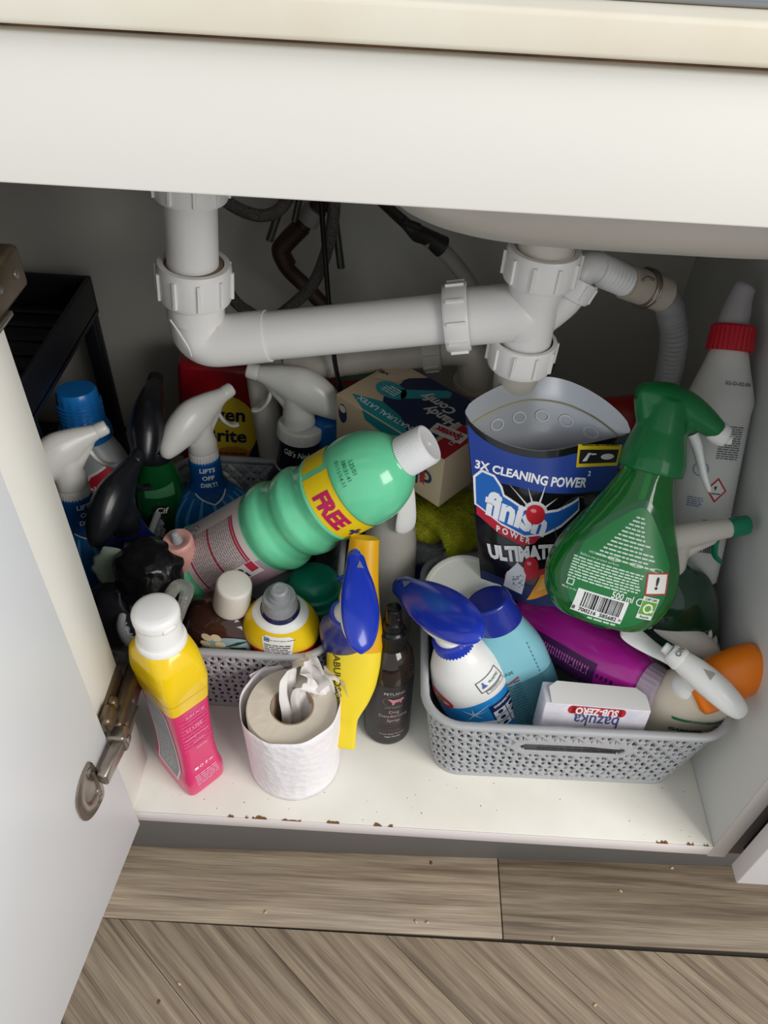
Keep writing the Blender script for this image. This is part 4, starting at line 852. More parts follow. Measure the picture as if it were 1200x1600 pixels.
# dark dog spray bottle
t = thing('pump_spray_bottle', 'dark amber pump spray bottle with pink band between the baskets', 'spray bottle', frame(P(604, 1136, z=.0), P(615, 960, z=.172), 6))
Lf = Loft([(0, 2.1), (.15, 2.35), (.5, 2.45), (10.4, 2.45), (11.6, 2.3), (12.6, 1.9), (13.2, 1.5), (13.5, 1.3), (14, 1.3)], n=56)
Lf.build('bottle', mat('amber_glass_dark', '2a1d16', .1, trans=.25, coat=.5), t); Lf.build('label', mat('charcoal_label', '2f2c2d', .35), t, False, False, .6, 9.6, off=.02)
Lf.build('pink_band', INK('e08a9c'), t, False, False, 2.6, 3.75, off=.035)
for w_, z, c in (('petland', 8.55, 'cfcac8'), ('dog', 5.75, 'c9a6ac'), ('deo', 5.1, 'c9a6ac'), ('spray', 4.4, 'c9a6ac'), ('frag', 3.36, '5a3038'), ('frag2', 2.96, '5a3038'), ('baby', 2.15, 'b79aa0'), ('vegan', 1.7, 'd8d0d0'), ('hypo', 6.45, 'b8a4a6')): art('lettering', WORDS[w_], Lf.wrap(8, z, 0, .06), INK(c), t, .3)
art('emblem_ring', ring(0, 0, 1.25, .85, .035), Lf.wrap(10, 7.4, 0, .05), INK('8a8384'), t)
dogp = [(-.85, .25), (-.75, .42), (-.55, .4), (-.4, .28), (.3, .3), (.6, .42), (.8, .38), (.85, .1), (.62, -.05), (.55, -.35), (.4, -.35), (.38, -.1), (-.1, -.15), (-.25, -.5), (-.45, -.5), (-.35, -.3), (-.5, -.05), (-.62, .18)]
art('dog_emblem', poly(dogp), Lf.wrap(12, 7.4, 0, .06), INK('e8909c'), t, .3)
ribbed('collar', [(13.3, 1.45, 1), (15.2, 1.42, 1), (15.35, 1.2, 0), (15.6, 1.1, 0)], BLACK, t, 36, .04)
Loft([(15.5, 1.05), (16.4, .95), (16.6, .78), (16.65, .8), (18.0, .78), (18.2, .72), (18.3, .5)], n=32).build('pump', BLACK, t)
o = Loft([(0, .14), (.12, .12), (.13, .05)], n=12).build('spray_hole', pl('3a3a3c', .3), t); o.matrix_local = Matrix.Translation((.004, -.0072, .174)) @ Matrix.Rotation(R(100), 4, 'X')
# yellow flat bottle hung upside down, its neck pointing down
t = thing('yellow_bottle', 'bright yellow slim bottle with tapered tail hanging between the baskets', 'bottle', frame(P(540, 1168, s=15.7), P(570, 840, s=16.6), -6, (0, -1, .8)))
LY = (P(570, 840, s=16.6)-P(540, 1168, s=15.7)).length*100
YEL = mat('yellow_soft_plastic', 'efd52f', .38, sss=.1)
Lf = Loft([(0, .88, .30, 3), (.1, .95, .38, 3), (2.2, .92, .42, 3), (3.0, .95, .6, 2.6), (3.6, 1.15, .8, 2.4), (5.2, 1.9, 1.1, 2.2), (7.2, 2.45, 1.3), (9.5, 2.65, 1.4), (12, 2.6, 1.4), (15, 2.0, 1.3), (18, 1.6, 1.2), (LY, 1.35, 1.1)])
Lf.build('body', YEL, t); Lf.build('upper_sleeve', pl('e2a80c', .3), t, False, False, 10.6, LY, off=.04)
art('lettering', WORDS['fabuloso'], Lf.flat(-1.35, 8.0, -84, .05), INK('5c4d18'), t, .4)
bevel_box('tail_hole', -.0025, .0025, -.0008, .0012, -.0008, .0004, pl('b59a1c', .5), t, .0003, 1)
# blue trigger at the middle
BLU = mat('royal_blue_plastic', '1c36b0', .22, coat=.3); OFFW = pl('e4e2d8', .3)
t = thing('spray_bottle', 'blue and white trigger spray standing upright beside the yellow bottle', 'spray bottle', frame(P(545, 1050, z=.03), P(540, 958, s=17.2), 0))
hb = (P(540, 958, s=17.2)-P(545, 1050, z=.03)).length*100
Lf = Loft([(0, 2.4, 2.0), (.3, 2.6, 2.2), (hb-4, 2.6, 2.2), (hb-1.5, 1.7, 1.6), (hb-.3, 1.4, 1.4)]); Lf.build('bottle', pl('1c2a7a', .25), t)
shell_head(t, hb, aim(t.matrix_world, -12, -145), BLU, OFFW, .84, tilt=-4, roll=24)
# translucent spray bottle behind it
t = thing('spray_bottle', 'cloudy clear spray bottle with white trigger behind the dark pump bottle', 'spray bottle', frame(P(600, 1010, z=.004), P(614, 770, z=.215), 0))
CLD = mat('cloudy_plastic', 'd3cfc6', .3, trans=.35)
Lf = Loft([(0, 2.5, 2.3), (.4, 2.9, 2.6), (8, 2.95, 2.65), (14, 2.9, 2.6), (17, 2.6, 2.4), (19, 2.0, 2.0), (20.5, 1.6, 1.6)]); Lf.build('bottle', CLD, t); Loft([(.3, 2.7, 2.4), (13.5, 2.7, 2.4), (13.6, .3, .3)]).build('liquid', mat('milky_liquid', 'c9c4b8', .3), t)
blobs('spray_head', [[(2.4, 4.2, .7, .7), (.6, 4.0, 1.0, 1.1), (-1.6, 3.6, 1.1, 1.2), (-3.2, 2.8, .5, .5)], lathe_vf([(0, 1.5, 0), (0, 1.4, 2), (0, 1.2, 4)])], WHITE, t, .0015, 3, Matrix.Translation((0, 0, .207)) @ Matrix.Rotation(R(-60), 4, 'Z'))
V, F = blob_sections([(2.4, 3.6, .75, .3), (2.9, 2.4, .85, .28), (3.1, .8, 1.0, .3), (3.1, -.9, 1.15, .32), (3.0, -1.9, 1.0, .28), (3.0, -2.3, .4, .15)], 20); o = mesh('trigger', V, F, WHITE, t); o.matrix_local = Matrix.Translation((0, 0, .207)) @ Matrix.Rotation(R(-62), 4, 'Z')
# ================================================================== right basket and what is behind it
# glove box
A = P(525, 615, z=.275); Dp = P(694, 719, z=.275); ex = (A-Dp); ex.z = 0; LBX = ex.length*100; ex.normalize(); ey = Vector((-ex.y, ex.x, 0)); 
if ey.y < 0: ey = -ey
WB, HB = 9.4, 6.3
t = thing('glove_box', 'beige and navy carton of rubber gloves behind the white cap', 'box', Matrix.Translation((Dp.x, Dp.y, .275-HB*.01)))
BEI = mat('beige_card', 'd3bd9c', .45)
ctr = ex*(LBX*.005)+ey*(WB*.005)
o = bevel_box('carton', -LBX*.005, LBX*.005, -WB*.005, WB*.005, 0, HB*.01, BEI, t, .0012, 2, Matrix.Translation(ctr) @ Matrix.Rotation(math.atan2(ex.y, ex.x), 4, 'Z'))
top = plane_fn((0, 0, HB*.01), ex, -ey, .03) if ex.cross(-ey).z > 0 else plane_fn((0, 0, HB*.01), ex, ey, .03)
sg = -1 if ex.cross(-ey).z > 0 else 1
topf = lambda off: (lambda x, y: Vector((0, 0, HB*.01+off*.01))+ex*(x*.01)+ey*(y*.01))
art('navy_panel', poly([(2.9, 0.1), (9.2, .8), (11.0, 3.2), (11.4, 6.5), (12.5, 9.3), (1.2, 9.3), (2.2, 4.5)]), topf(.03), INK('1d2b52'), t)
art('teal_leaf', poly([(4.6, .1), (7.5, 2.0), (10.5, 2.5), (13.6, 1.2), (11.0, .1)]), topf(.06), INK('1c8c94'), t)
art('teal_swirl', join(disk(11.2, 4.6, 1.9, 1.3), poly([(9.5, 4.2), (6.0, 8.0), (6.4, 8.9), (7.0, 8.9), (10.6, 5.4)])), topf(.07), INK('2d9aa0'), t); art('fine_print', lines(-1.0, -.7, 1.0, .7, 4), lambda x, y: topf(.09)(11.2+x, 4.6-y), INK('dfe8e8'), t)
art('glove_print', poly([(11.8, 6.0), (14.2, 5.0), (14.6, 8.6), (12.8, 9.2), (10.0, 9.2), (11.4, 7.6)]), topf(.05), INK('d9c3a6'), t)
for w_, x, y in (('handy', 4.6, 4.9), ('comfy', 6.2, 6.4)): art('lettering', WORDS[w_], (lambda X, Y: (lambda u, v: topf(.1)(X+u*.9+v*.15, Y-v)))(x, y), INK('dcd9cf'), t, .5)
art('lettering', WORDS['latex'], lambda u, v: topf(.1)(9.0+u, 1.15-v+.012*u*u), INK('e2eeee'), t, .5)
art('logo_plate', poly([(.4, 2.9), (4.0, 2.2), (4.2, 3.9), (.6, 4.6)]), topf(.09), INK('e9e6e0'), t); art('lettering', WORDS['spontex'], lambda u, v: topf(.12)(2.3+u*.55, 3.4-v*.9-.1*u), INK('c01c30'), t, .5)
art('red_panel', rect(.05, .05, 2.2, 5.5), topf(.04), INK('b81d2d'), t); art('lettering', WORDS['k1'], lambda u, v: topf(.1)(1.1-v*.9, 3.0-u), INK('e9dcd2'), t, .5); art('beige_strip', rect(2.2, .05, 2.7, 5.5), topf(.045), BEI, t)
art('lettering', WORDS['x40'], lambda u, v: topf(.1)(14.0+u, 6.4-v), INK('2a2320'), t, .5)
# front-left side of the box (its normal points away from ey)
sf = lambda off: (lambda x, y: -ey*(off*.01)+ex*(x*.01)+Vector((0, 0, y*.01)))
art('lettering', WORDS['spontex'], lambda u, v: sf(.06)(2.3-v*.75, 3.4-u*.62), INK('b81d2d'), t, .5); art('logo_swash', rect(2.95, 1.4, 3.25, 5.2), sf(.05), INK('1d2b52'), t); art('logo_swash', ring(2.0, 3.0, .8, .8, .35), sf(.04), INK('2c3a60'), t)
art('teal_leaf', poly([(4.6, HB), (11.0, HB), (10.5, HB-1.0), (8, HB-1.3)]), sf(.04), INK('1c8c94'), t); art('logo_plate', disk(13.8, HB-2, .6, 1.2), sf(.04), INK('1d2b52'), t); art('logo_plate', disk(13.8, HB-1.4, .45, .45), sf(.06), INK('e0d5c2'), t)
# yellow-green microfibre cloth
CLM = mat('chartreuse_cloth', 'c3c42a', .95, var=.3, vscale=70)
def cloth(name, ctrl, m, parent, fib, seed, flen=.0045, fm=None):
    """folded cloth: bicubic-ish patch through a grid of points, with pile of short fibres"""
    R_, C_ = len(ctrl), len(ctrl[0]); S = 9; V, F = [], []
    def cr(p, t_): a_, b_, c_, d_ = p; return .5*((2*b_)+(c_-a_)*t_+(2*a_-5*b_+4*c_-d_)*t_*t_+(3*b_-a_-3*c_+d_)*t_**3)
    def ev(r_, c__):
        i, j = min(int(r_), R_-2), min(int(c__), C_-2); u, v = r_-i, c__-j; q = []
        for k_ in range(-1, 3):
            row = ctrl[min(max(i+k_, 0), R_-1)]; q.append(cr([row[min(max(j+l, 0), C_-1)] for l in range(-1, 3)], v))
        p = cr(q, u); return p + Vector((noise3(p, 60, seed), noise3(p, 60, seed+1), noise3(p, 60, seed+2)))*.0025
    nr, nc = (R_-1)*S, (C_-1)*S
    for i in range(nr+1):
        for j in range(nc+1): V.append(ev(i/S, j/S))
    for i in range(nr):
        for j in range(nc): a_ = i*(nc+1)+j; F.append((a_, a_+1, a_+nc+2, a_+nc+1))
    o = mesh(name, V, F, m, parent); md = o.modifiers.new('thick', 'SOLIDIFY'); md.thickness = .004
    rf = random.Random(seed); FV, FF = [], []
    for _ in range(fib):
        f_ = rf.choice(F); a_, b_, c_, d_ = (V[k_] for k_ in f_); p = a_.lerp(b_, rf.random()).lerp(d_.lerp(c_, rf.random()), rf.random()); nn = (b_-a_).cross(d_-a_).normalized()
        if nn.dot(CO-p) < 0: nn = -nn
        dd = (nn+Vector((rf.uniform(-.8, .8), rf.uniform(-.8, .8), rf.uniform(-1.0, .3)))).normalized()*flen*rf.uniform(.6, 1.3); sd = dd.orthogonal().normalized()*.0004; k_ = len(FV); FV += [p-sd, p+sd, p+dd]; FF.append((k_, k_+1, k_+2))
    tag(mesh('pile', FV, FF, fm or m, parent, smooth=False), None, None, kind='stuff')
t = thing('microfibre_cloth', 'fluffy chartreuse microfibre cloth draped under the glove box', 'cloth')
g = lambda px, py, s: P(px, py, s=s)
cloth('cloth', [[g(640, 770, 14.2), g(672, 768, 14.2), g(700, 775, 14.2), g(735, 765, 14.0), g(760, 770, 13.8)], [g(642, 795, 14.7), g(668, 792, 14.8), g(700, 800, 14.9), g(733, 795, 14.6), g(762, 805, 14.2)], [g(655, 812, 14.9), g(680, 810, 15.1), g(705, 828, 15.2), g(730, 830, 14.8), g(758, 840, 14.4)], [g(690, 832, 14.9), g(695, 836, 15.1), g(706, 850, 15.2), g(724, 850, 14.9), g(740, 852, 14.5)], [g(704, 866, 14.7), g(705, 867, 14.8), g(708, 869, 14.9), g(713, 866, 14.8), g(720, 862, 14.6)]], CLM, t, 5200, 5)
cloth('cloth_fold', [[g(636, 795, 14.3), g(660, 795, 14.4), g(684, 812, 14.3)], [g(640, 815, 14.6), g(664, 815, 14.8), g(688, 826, 14.6)], [g(644, 832, 14.6), g(667, 838, 14.8), g(686, 834, 14.6)], [g(650, 838, 14.2), g(670, 846, 14.2), g(684, 840, 14.2)]], CLM, t, 2200, 9)
t = thing('scrubbing_brush', 'blue brush with white bristles under the chartreuse cloth', 'brush')
cloth('bristles', [[g(640, 830, 13.8), g(670, 835, 13.8), g(700, 840, 13.8)], [g(645, 850, 14.1), g(670, 855, 14.2), g(690, 862, 14.1)], [g(650, 880, 14.1), g(672, 878, 14.2), g(690, 880, 14.1)]], mat('bristle_white', 'a6a7a8', .9), t, 1400, 12, .006)
cloth('sleeve', [[g(634, 826, 13.5), g(675, 830, 13.5), g(725, 850, 13.4)], [g(642, 862, 13.8), g(680, 865, 13.9), g(728, 872, 13.7)], [g(650, 905, 13.8), g(680, 900, 13.9), g(735, 900, 13.7)]], mat('navy_nylon', '16286b', .5), t, 500, 14, .004)
tag(tube('grey_handle', [g(716, 900, 13.9), g(740, 865, 13.8), g(762, 832, 13.6)], .006, pl('8d8b88', .4), n=16), 'grey plastic handle between cloth and black pouch', 'handle')
# white round lid
t = thing('tub', 'white plastic tub with round lid behind the blue trigger', 'tub', frame(P(735, 1010, z=.03), P(722, 920, z=.17), 0))
ht = (P(722, 920, z=.17)-P(735, 1010, z=.03)).length*100
Loft([(0, 3.2), (.4, 3.5), (ht-1.2, 3.7)], n=48).build('pot', pl('dcdad5', .35), t); Loft([(ht-1.5, 3.8), (ht-1.4, 3.9), (ht-.2, 3.9), (ht, 3.75), (ht+.02, 3.4), (ht-.02, 3.2), (ht, .2)], n=64).build('lid', pl('e6e4de', .35), t); art('stain', disk(1.2, -.9, .55, .5), lambda x, y: Vector((x, y, ht+.04))*.01, INK('d2cfae'), t)
# dishwasher tablet pouch
t = thing('tablet_pouch', 'open black and blue foil pouch of dishwasher tablets', 'pouch')
K = dict(BL=g(752, 912, 15.7), BR=g(905, 940, 15.4), TL=g(727, 642, 18.2), TR=g(985, 672, 17.0))
WP, HP = (K['TR']-K['TL']).length*100, (K['TL']-K['BL']).length*100
nrm = (K['BR']-K['BL']).cross(K['TL']-K['BL']).normalized()
if nrm.dot(CO-K['BL']) < 0: nrm = -nrm
bk = Vector((0, 1, .1)).normalized()
def topdip(u): # front lip sags below the seam ends
    return 1-.22*(math.sin(math.pi*min(1, max(0, u)))**.55)*(1 if True else 0)
def pf(u, v, side=1, off=0):
    """pouch wall, u 0..1 across, v 0..1 up; side 1 front, -1 back"""
    a_ = K['BL'].lerp(K['BR'], u); b_ = K['TL'].lerp(K['TR'], u); wv = math.sin(math.pi*u)
    p = a_.lerp(b_, v)
    crease = .0022*noise3((u*4, v*5, side), 1.3, 2)*wv
    if side > 0: p = p+nrm*(.017*wv*(.55+.45*math.sin(math.pi*min(1, v+.25)))+crease+.004*wv*math.sin(v*9+u*3)) 
    else: p = p-nrm*(.030*wv*(.5+.7*v))+crease*nrm
    return p+nrm*off*.01*side
def sheet(name, side, m, vmax, nu=40, nv=30, off=0):
    V, F = [], []
    for j in range(nv+1):
        for i in range(nu+1): u = i/nu; V.append(pf(u, vmax(u)*j/nv, side, off))
    for j in range(nv):
        for i in range(nu): a_ = j*(nu+1)+i; F.append((a_, a_+1, a_+nu+2, a_+nu+1))
    return mesh(name, V, F, m, t)
FOIL = mat('black_foil', '111114', .18, coat=.4); SILV = mat('silver_lining', 'b9bcc2', .32, metal=.35)
fr = lambda u: .985-.155*min(1, math.sin(math.pi*u)**.6)*(1.1-.75*u)
sheet('front_wall', 1, FOIL, fr, 48, 36); sheet('front_lining', 1, SILV, fr, 24, 20, -.08)
bt = lambda u: 1.0+.10*math.sin(math.pi*u)**.5+.11*u*(1-u)*2*u
sheet('back_wall', -1, SILV, bt, 40, 30); sheet('back_outer', -1, FOIL, bt, 24, 20, .08)
zz = [pf(i/30, bt(i/30)*.90, -1, -.1) for i in range(1, 30)]; tube('zip_line', zz, .0008, mat('zip', 'a8a27c', .4), t, n=6, sub=2)
for i in range(5): 
    uc = .2+.15*i; art('lining_mark', ring(0, 0, .75, .6, .16), (lambda uc: (lambda x, y: pf(uc+x/WP, bt(uc)*.83+y/HP, -1, -.12)))(uc), mat('lining_print', 'd3d5d9', .3, metal=.2), t)
pfm = lambda u0, v0, off, rot=0: (lambda x, y: pf(u0+(x*math.cos(R(rot))-y*math.sin(R(rot)))/WP, v0+(x*math.sin(R(rot))+y*math.cos(R(rot)))/HP, 1, off))
def bandpoly(v0, v1, u0=0.005, u1=.995, n=24):
    lo = [((u-.5)*WP, (v0(u)-.5)*HP) for u in [u0+(u1-u0)*i/n for i in range(n+1)]]; hi = [((u-.5)*WP, (v1(u)-.5)*HP) for u in [u1-(u1-u0)*i/n for i in range(n+1)]]
    V = lo+hi[::-1]; return V, [(i, i+1, n+2+i, n+1+i) for i in range(n)]
art('blue_band', bandpoly(lambda u: .655+.02*u, lambda u: fr(u)-.035), pfm(.5, .5, .03), INK('1f3f94'), t)
art('navy_base', bandpoly(lambda u: .0, lambda u: .10+.05*u), pfm(.5, .5, .03), INK('1b2a5c'), t)
art('lettering', shift(WORDS['cleaning'], 0, 0, 0, .93), pfm(.40, .725, .08, -1), INK('f4f5f8'), t, .5); art('lettering', WORDS['two'], pfm(.79, .765, .08), INK('f4f5f8'), t)
art('yellow_panel', rect(-2.4, -1.1, 2.4, 1.1), pfm(.83, .86, .06, 3), INK('e6c81a'), t); art('yellow_panel_inset', rect(-2.15, -.75, 2.15, .6), pfm(.83, .86, .09, 3), INK('17171a'), t); art('lettering', WORDS['handle'], pfm(.83, .915, .1, 3), INK('17171a'), t); art('panel_icons', join(poly([(-1.8, -.5), (-1.2, .3), (-.9, .3), (-1.3, -.5)]), disk(1.0, -.1, .75, .3), rect(-.9, .1, -.3, .25)), pfm(.83, .86, .12, 3), INK('e3e3e5'), t)
# star burst, brand plate, lettering
art('star_burst', join(*[poly([(.9*math.cos(q)-.14*math.sin(q), .9*math.sin(q)+.14*math.cos(q)), (l*math.cos(q), l*math.sin(q)), (.9*math.cos(q)+.14*math.sin(q), .9*math.sin(q)-.14*math.cos(q))]) for q, l in ((0.1, 4.6), (.75, 3.2), (1.35, 4.0), (1.95, 3.0), (2.45, 4.2), (3.2, 3.2), (5.6, 2.6))]+[disk(0, 0, 1.5)]), pfm(.44, .53, .05), INK('d9d6da'), t)
PLT = [(-5.2, -.3), (-5.3, 2.6), (-4.6, 3.4), (-3.4, 3.3), (-2.6, 2.4), (-2.2, 1.5), (0, .9), (2.2, .9), (4.2, 1.6), (6.4, 3.2), (6.6, 2.2), (5.0, .2), (3.2, -1.2), (.8, -2.0), (-2.2, -1.5)]
RIB = [(-5.2, -.5), (-2.2, -1.7), (.8, -2.2), (3.0, -1.5), (2.2, -2.6), (.6, -3.2), (-2.4, -2.7), (-5.2, -1.5)]
def grow(pts, d):
    cx = sum(p[0] for p in pts)/len(pts); out = []
    for i, p in enumerate(pts):
        a_, b_ = pts[i-1], pts[(i+1) % len(pts)]; tx, ty = b_[0]-a_[0], b_[1]-a_[1]; l = math.hypot(tx, ty); out.append((p[0]-ty/l*d, p[1]+tx/l*d))
    return out
LG = lambda off: pfm(.335, .50, off, -5)
art('white_plate', join(poly(grow(PLT, .28)), poly(grow(RIB, -.25))), LG(.06), INK('eef0f4'), t); art('blue_plate', poly(PLT), LG(.08), INK('1f66bd'), t); art('red_ribbon', poly(RIB), LG(.09), INK('b81e33'), t)
art('lettering', shift(WORDS['finish'], -.4, -.1, -4, .80), LG(.11), INK('eef1f6'), t, .5); art('lettering', WORDS['power'], lambda x, y: LG(.13)(x-.6, y-2.35-.05*x), INK('f1eaea'), t, .5)
art('red_ball', disk(0, 0, 1.15), pfm(.44, .53, .13), INK('c41f2e'), t); art('ball_shine', disk(-.3, .45, .35, .22), pfm(.44, .53, .15), INK('e88a90'), t)
art('lettering', WORDS['ult'], pfm(.36, .285, .11, 10), INK('e9e9ec'), t, .5)
art('red_ribbon', poly([(-4, -.9), (0, .3), (4.5, 1.2), (4.5, .4), (0, -.6), (-4, -1.6)]), pfm(.46, .19, .05), INK('b3222f'), t)
art('tablet_print', shift(poly([(-2.6, -1.1), (-.6, -1.2), (-.2, .9), (-1.2, 1.4), (-2.3, .3)]), 0, 0, 0, 1.35), pfm(.42, .14, .08), INK('e2e4ea'), t); art('tablet_specks', join(*[rect(x, y, x+.12, y+.1) for x, y in [(random.uniform(-2.3, -.6), random.uniform(-.9, .6)) for _ in range(40)]]), pfm(.42, .14, .1), INK('3d4c78'), t)
art('tablet_print', shift(poly([(-.4, -1.4), (2.4, -.6), (3.4, .6), (3.3, 1.2), (1.0, .8), (.2, -.4)]), -.3, 0, 0, 1.4), pfm(.47, .13, .08), INK('e79b2c'), t); art('tablet_shine', shift(poly([(.6, -.5), (2.4, -.1), (3.0, .8), (1.1, .5)]), -.3, 0, 0, 1.4), pfm(.47, .13, .1), INK('f2b95c'), t)
art('red_ball', disk(0, 0, 1.1), pfm(.44, .225, .12), INK('c41f2e'), t); art('ball_shine', disk(-.3, .4, .33, .2), pfm(.44, .225, .14), INK('e88a90'), t)
art('glass_print', join(ring(0, 0, 2.4, 3.0, .12), poly([(-2, -2.4), (1.6, -2.4), (2.2, -3.2), (-1.5, -3.2)])), pfm(.74, .50, .06), INK('4a4c52'), t)
# red packet behind
t = thing('red_packet', 'red packet wedged behind the green spray bottle', 'packet', frame(P(985, 760, y=.33), P(985, 650, y=.36), 0)); Loft([(0, 3.8, 1.6, 4), (.3, 4, 1.8, 4), (9, 4, 1.7, 4), (10.2, 3.8, 1.2, 4), (10.6, 3.6, .3, 4)]).build('packet', pl('b3261f', .35), t); Loft([(3, 4.05, 1.85, 4), (4.2, 4.05, 1.85, 4)]).build('stripe', pl('d8c9b8', .4), t, False, False)
# disinfectant trigger spray, blue shell, standing at the left of the right basket
t = thing('spray_bottle', 'white and blue trigger spray with long blue top in the right basket', 'spray bottle', frame(P(775, 1150, z=.006), P(706, 996, z=.165), 4))
h = (P(706, 996, z=.165)-P(775, 1150, z=.006)).length*100; k = h/17.5
Lf = Loft([(z*k, a, b, e) for z, a, b, e in ((0, 3.3, 2.7, 2.4), (.3, 3.6, 3.0, 2.4), (7, 3.8, 3.1, 2.3), (11, 3.75, 3.1, 2.2), (13.6, 3.3, 2.9, 2.1), (15.3, 2.6, 2.5, 2), (16.4, 2.0, 2.0, 2), (17.5, 1.7, 1.7, 2))], n=56)
Lf.build('bottle', pl('ecebe8', .28), t); Lf.build('blue_label', pl('2388cf', .28), t, False, False, .4*k, 10.6*k, off=.03); Lf.build('navy_line', INK('14275e'), t, False, False, 10.5*k, 10.75*k, off=.045); Lf.build('shoulder_ridge', pl('ecebe8', .28), t, False, False, 13.3*k, 13.5*k, off=.05)
art('navy_swoosh', poly([(-4, -4), (1.5, -4.5), (2.5, -2.6), (.5, -1.4), (-2, .4), (-4, 1.4)]), Lf.wrap(-42, 8.6*k, 0, .05), INK('16244f'), t)
art('white_swoosh', poly([(-2.4, -1.9), (2.3, -2.5), (2.7, -1.5), (1.6, -.8), (-1.0, -.3), (-2.8, -.6)]), Lf.wrap(-30, 8.6*k, 0, .07), INK('dfe7f1'), t); art('lettering', WORDS['evi'], Lf.wrap(-28, 7.2*k, -10, .1), INK('1d2f7a'), t, .4)
art('flash', join(*[poly([(.1*math.cos(q+1.5), .1*math.sin(q+1.5)), (l*math.cos(q), l*math.sin(q)), (-.1*math.cos(q+1.5), -.1*math.sin(q+1.5))]) for q, l in ((.5, 1.8), (1.6, 1.0), (2.3, 1.5), (3.8, 1.2), (5.3, 1.1), (0, 1.0))]), Lf.wrap(-12, 9.2*k, 0, .08), INK('bfe0f4'), t)
art('red_roundel', ring(0, 0, 1.5, .75, .4), Lf.wrap(-62, 11.6*k, -30, .08), INK('cf2f3b'), t); art('red_roundel', disk(0, 0, .5, .25), Lf.wrap(-62, 11.6*k, -30, .08), INK('3a9a56'), t)
art('claim_panel', rect(-1.5, -2.9, 1.5, 1.0), Lf.wrap(32, 8.6*k, 2, .06), INK('14275e'), t); art('claim_panel', join(*[rect(-1.35+1.4*i, -2.8+.95*j, -.05+1.4*i, -1.95+.95*j) for i in range(2) for j in range(3)]), Lf.wrap(32, 8.6*k, 2, .09), INK('e9eef4'), t)
art('claim_icons', join(*[disk(-.7+1.4*i, -2.35+.95*j, .3, .25) for i in range(2) for j in range(3)]), Lf.wrap(32, 8.6*k, 2, .11), INK('14275e'), t); art('lettering', WORDS['disinf'], Lf.wrap(32, 9.2*k, 2, .1), INK('f2f4f8'), t, .3)
art('recycling_sign', join(frame2(-1.4, -.75, 1.4, .8, .07), frame2(-1.0, -1.3, 1.3, -.85, .05)), Lf.wrap(30, 12.8*k, 6, .07), INK('2a2a2c'), t); art('lettering', WORDS['plastic2'], Lf.wrap(37, 12.8*k, 6, .09), INK('2b6b4c'), t, .3); art('lettering', WORDS['www'], Lf.wrap(32, 11.8*k, 6, .09), INK('2a2a2c'), t, .3); art('flask_icon', poly([(-.3, -.35), (.3, -.35), (.08, .1), (.08, .35), (-.08, .35), (-.08, .1)]), Lf.wrap(16, 12.8*k, 6, .09), INK('4a66a8'), t)
shell_head(t, h, aim(t.matrix_world, -125, -105), BLU, WHITE, 1.12, tilt=6)
# aqua bottle with dark blue cap
t = thing('cream_cleaner_bottle', 'aqua bottle with slanted dark blue cap in the right basket', 'bottle', frame(P(845, 1150, z=.006), P(764, 935, z=.19), 8))
h = (P(764, 935, z=.19)-P(845, 1150, z=.006)).length*100; k = h/20
Lf = Loft([(z*k, a, b, e) for z, a, b, e in ((0, 3.3, 2.3, 3), (.3, 3.5, 2.5, 3.4), (8, 3.6, 2.6, 3.6), (12.5, 3.5, 2.5, 3.2), (15.0, 2.9, 2.2, 2.6), (16.8, 2.3, 2.0, 2.2), (17.3, 2.2, 1.9, 2))], n=64)
Lf.build('bottle', pl('86c3cf', .3), t); Lf.build('label', mat('teal_label', '5c98a6', .35, var=.2, vscale=40), t, False, False, .5*k, 11.0*k, off=.03)
art('fine_print', lines(-2.2, -3.0, -.2, 3.0, 16), Lf.flat(0, 8.6*k, 0, .06), INK('3f6f7c'), t); art('lettering', WORDS['cream'], Lf.flat(-1.6, 12.6*k, 0, .07), INK('4c8796'), t, .4); art('hazard_diamond', poly([(-.7, 0), (0, -.7), (.7, 0), (0, .7)]), Lf.flat(.2, 4.6*k, 0, .07), INK('d9e4e6'), t); art('hazard_diamond', poly([(-.4, 0), (0, -.4), (.4, 0), (0, .4)]), Lf.flat(.2, 4.6*k, 0, .09), INK('33565e'), t); art('perforation', join(*[rect(-.05, -4+.5*i, .05, -3.75+.5*i) for i in range(17)]), Lf.flat(1.9, 10.8*k, 3, .06), INK('3f7684'), t); art('red_print', rect(-2.6, -.12, -.6, .12), Lf.flat(.3, 12.0*k, 20, .06), INK('a8505a'), t)
Loft([(16.9*k, 2.35, 2.05), (17.0*k, 2.45, 2.15), (19.2*k, 2.2, 1.95, 2, -.1), (19.8*k, 2.15, 1.9, 2, -.15), (20*k, 2.0, 1.75, 2, -.15), (20.02*k, .2, .2, 2, -.15)], n=48).build('cap', mat('dark_blue_cap', '182c92', .25, coat=.3), t)
# magenta bottle lying
t = thing('conditioner_bottle', 'magenta bottle lying under the green spray bottle', 'bottle', frame(P(815, 955, s=14.4), P(1012, 1068, s=16.2), 0, (0, -1, 1.2)))
h = (P(1012, 1068, s=16.2)-P(815, 955, s=14.4)).length*100
Lf = Loft([(0, 2.6, 2.0, 2.4), (.4, 3.0, 2.4, 2.4), (h*.3, 3.2, 2.6, 2.3), (h*.6, 3.2, 2.6, 2.3), (h*.8, 2.9, 2.5, 2.2), (h*.93, 2.5, 2.2), (h, 2.0, 1.8), (h+.8, 1.8, 1.7)])
Lf.build('bottle', mat('magenta_plastic', 'b8209a', .22, sss=.05, coat=.3), t); art('dark_label', rect(-2.0, -4.2, 1.6, 4.2), Lf.wrap(58, h*.45, 0, .04), INK('4a1652'), t); art('fine_print', lines(-.5, -3.6, .5, 3.6, 24), Lf.wrap(38, h*.45, 0, .06), INK('d76cc0'), t)
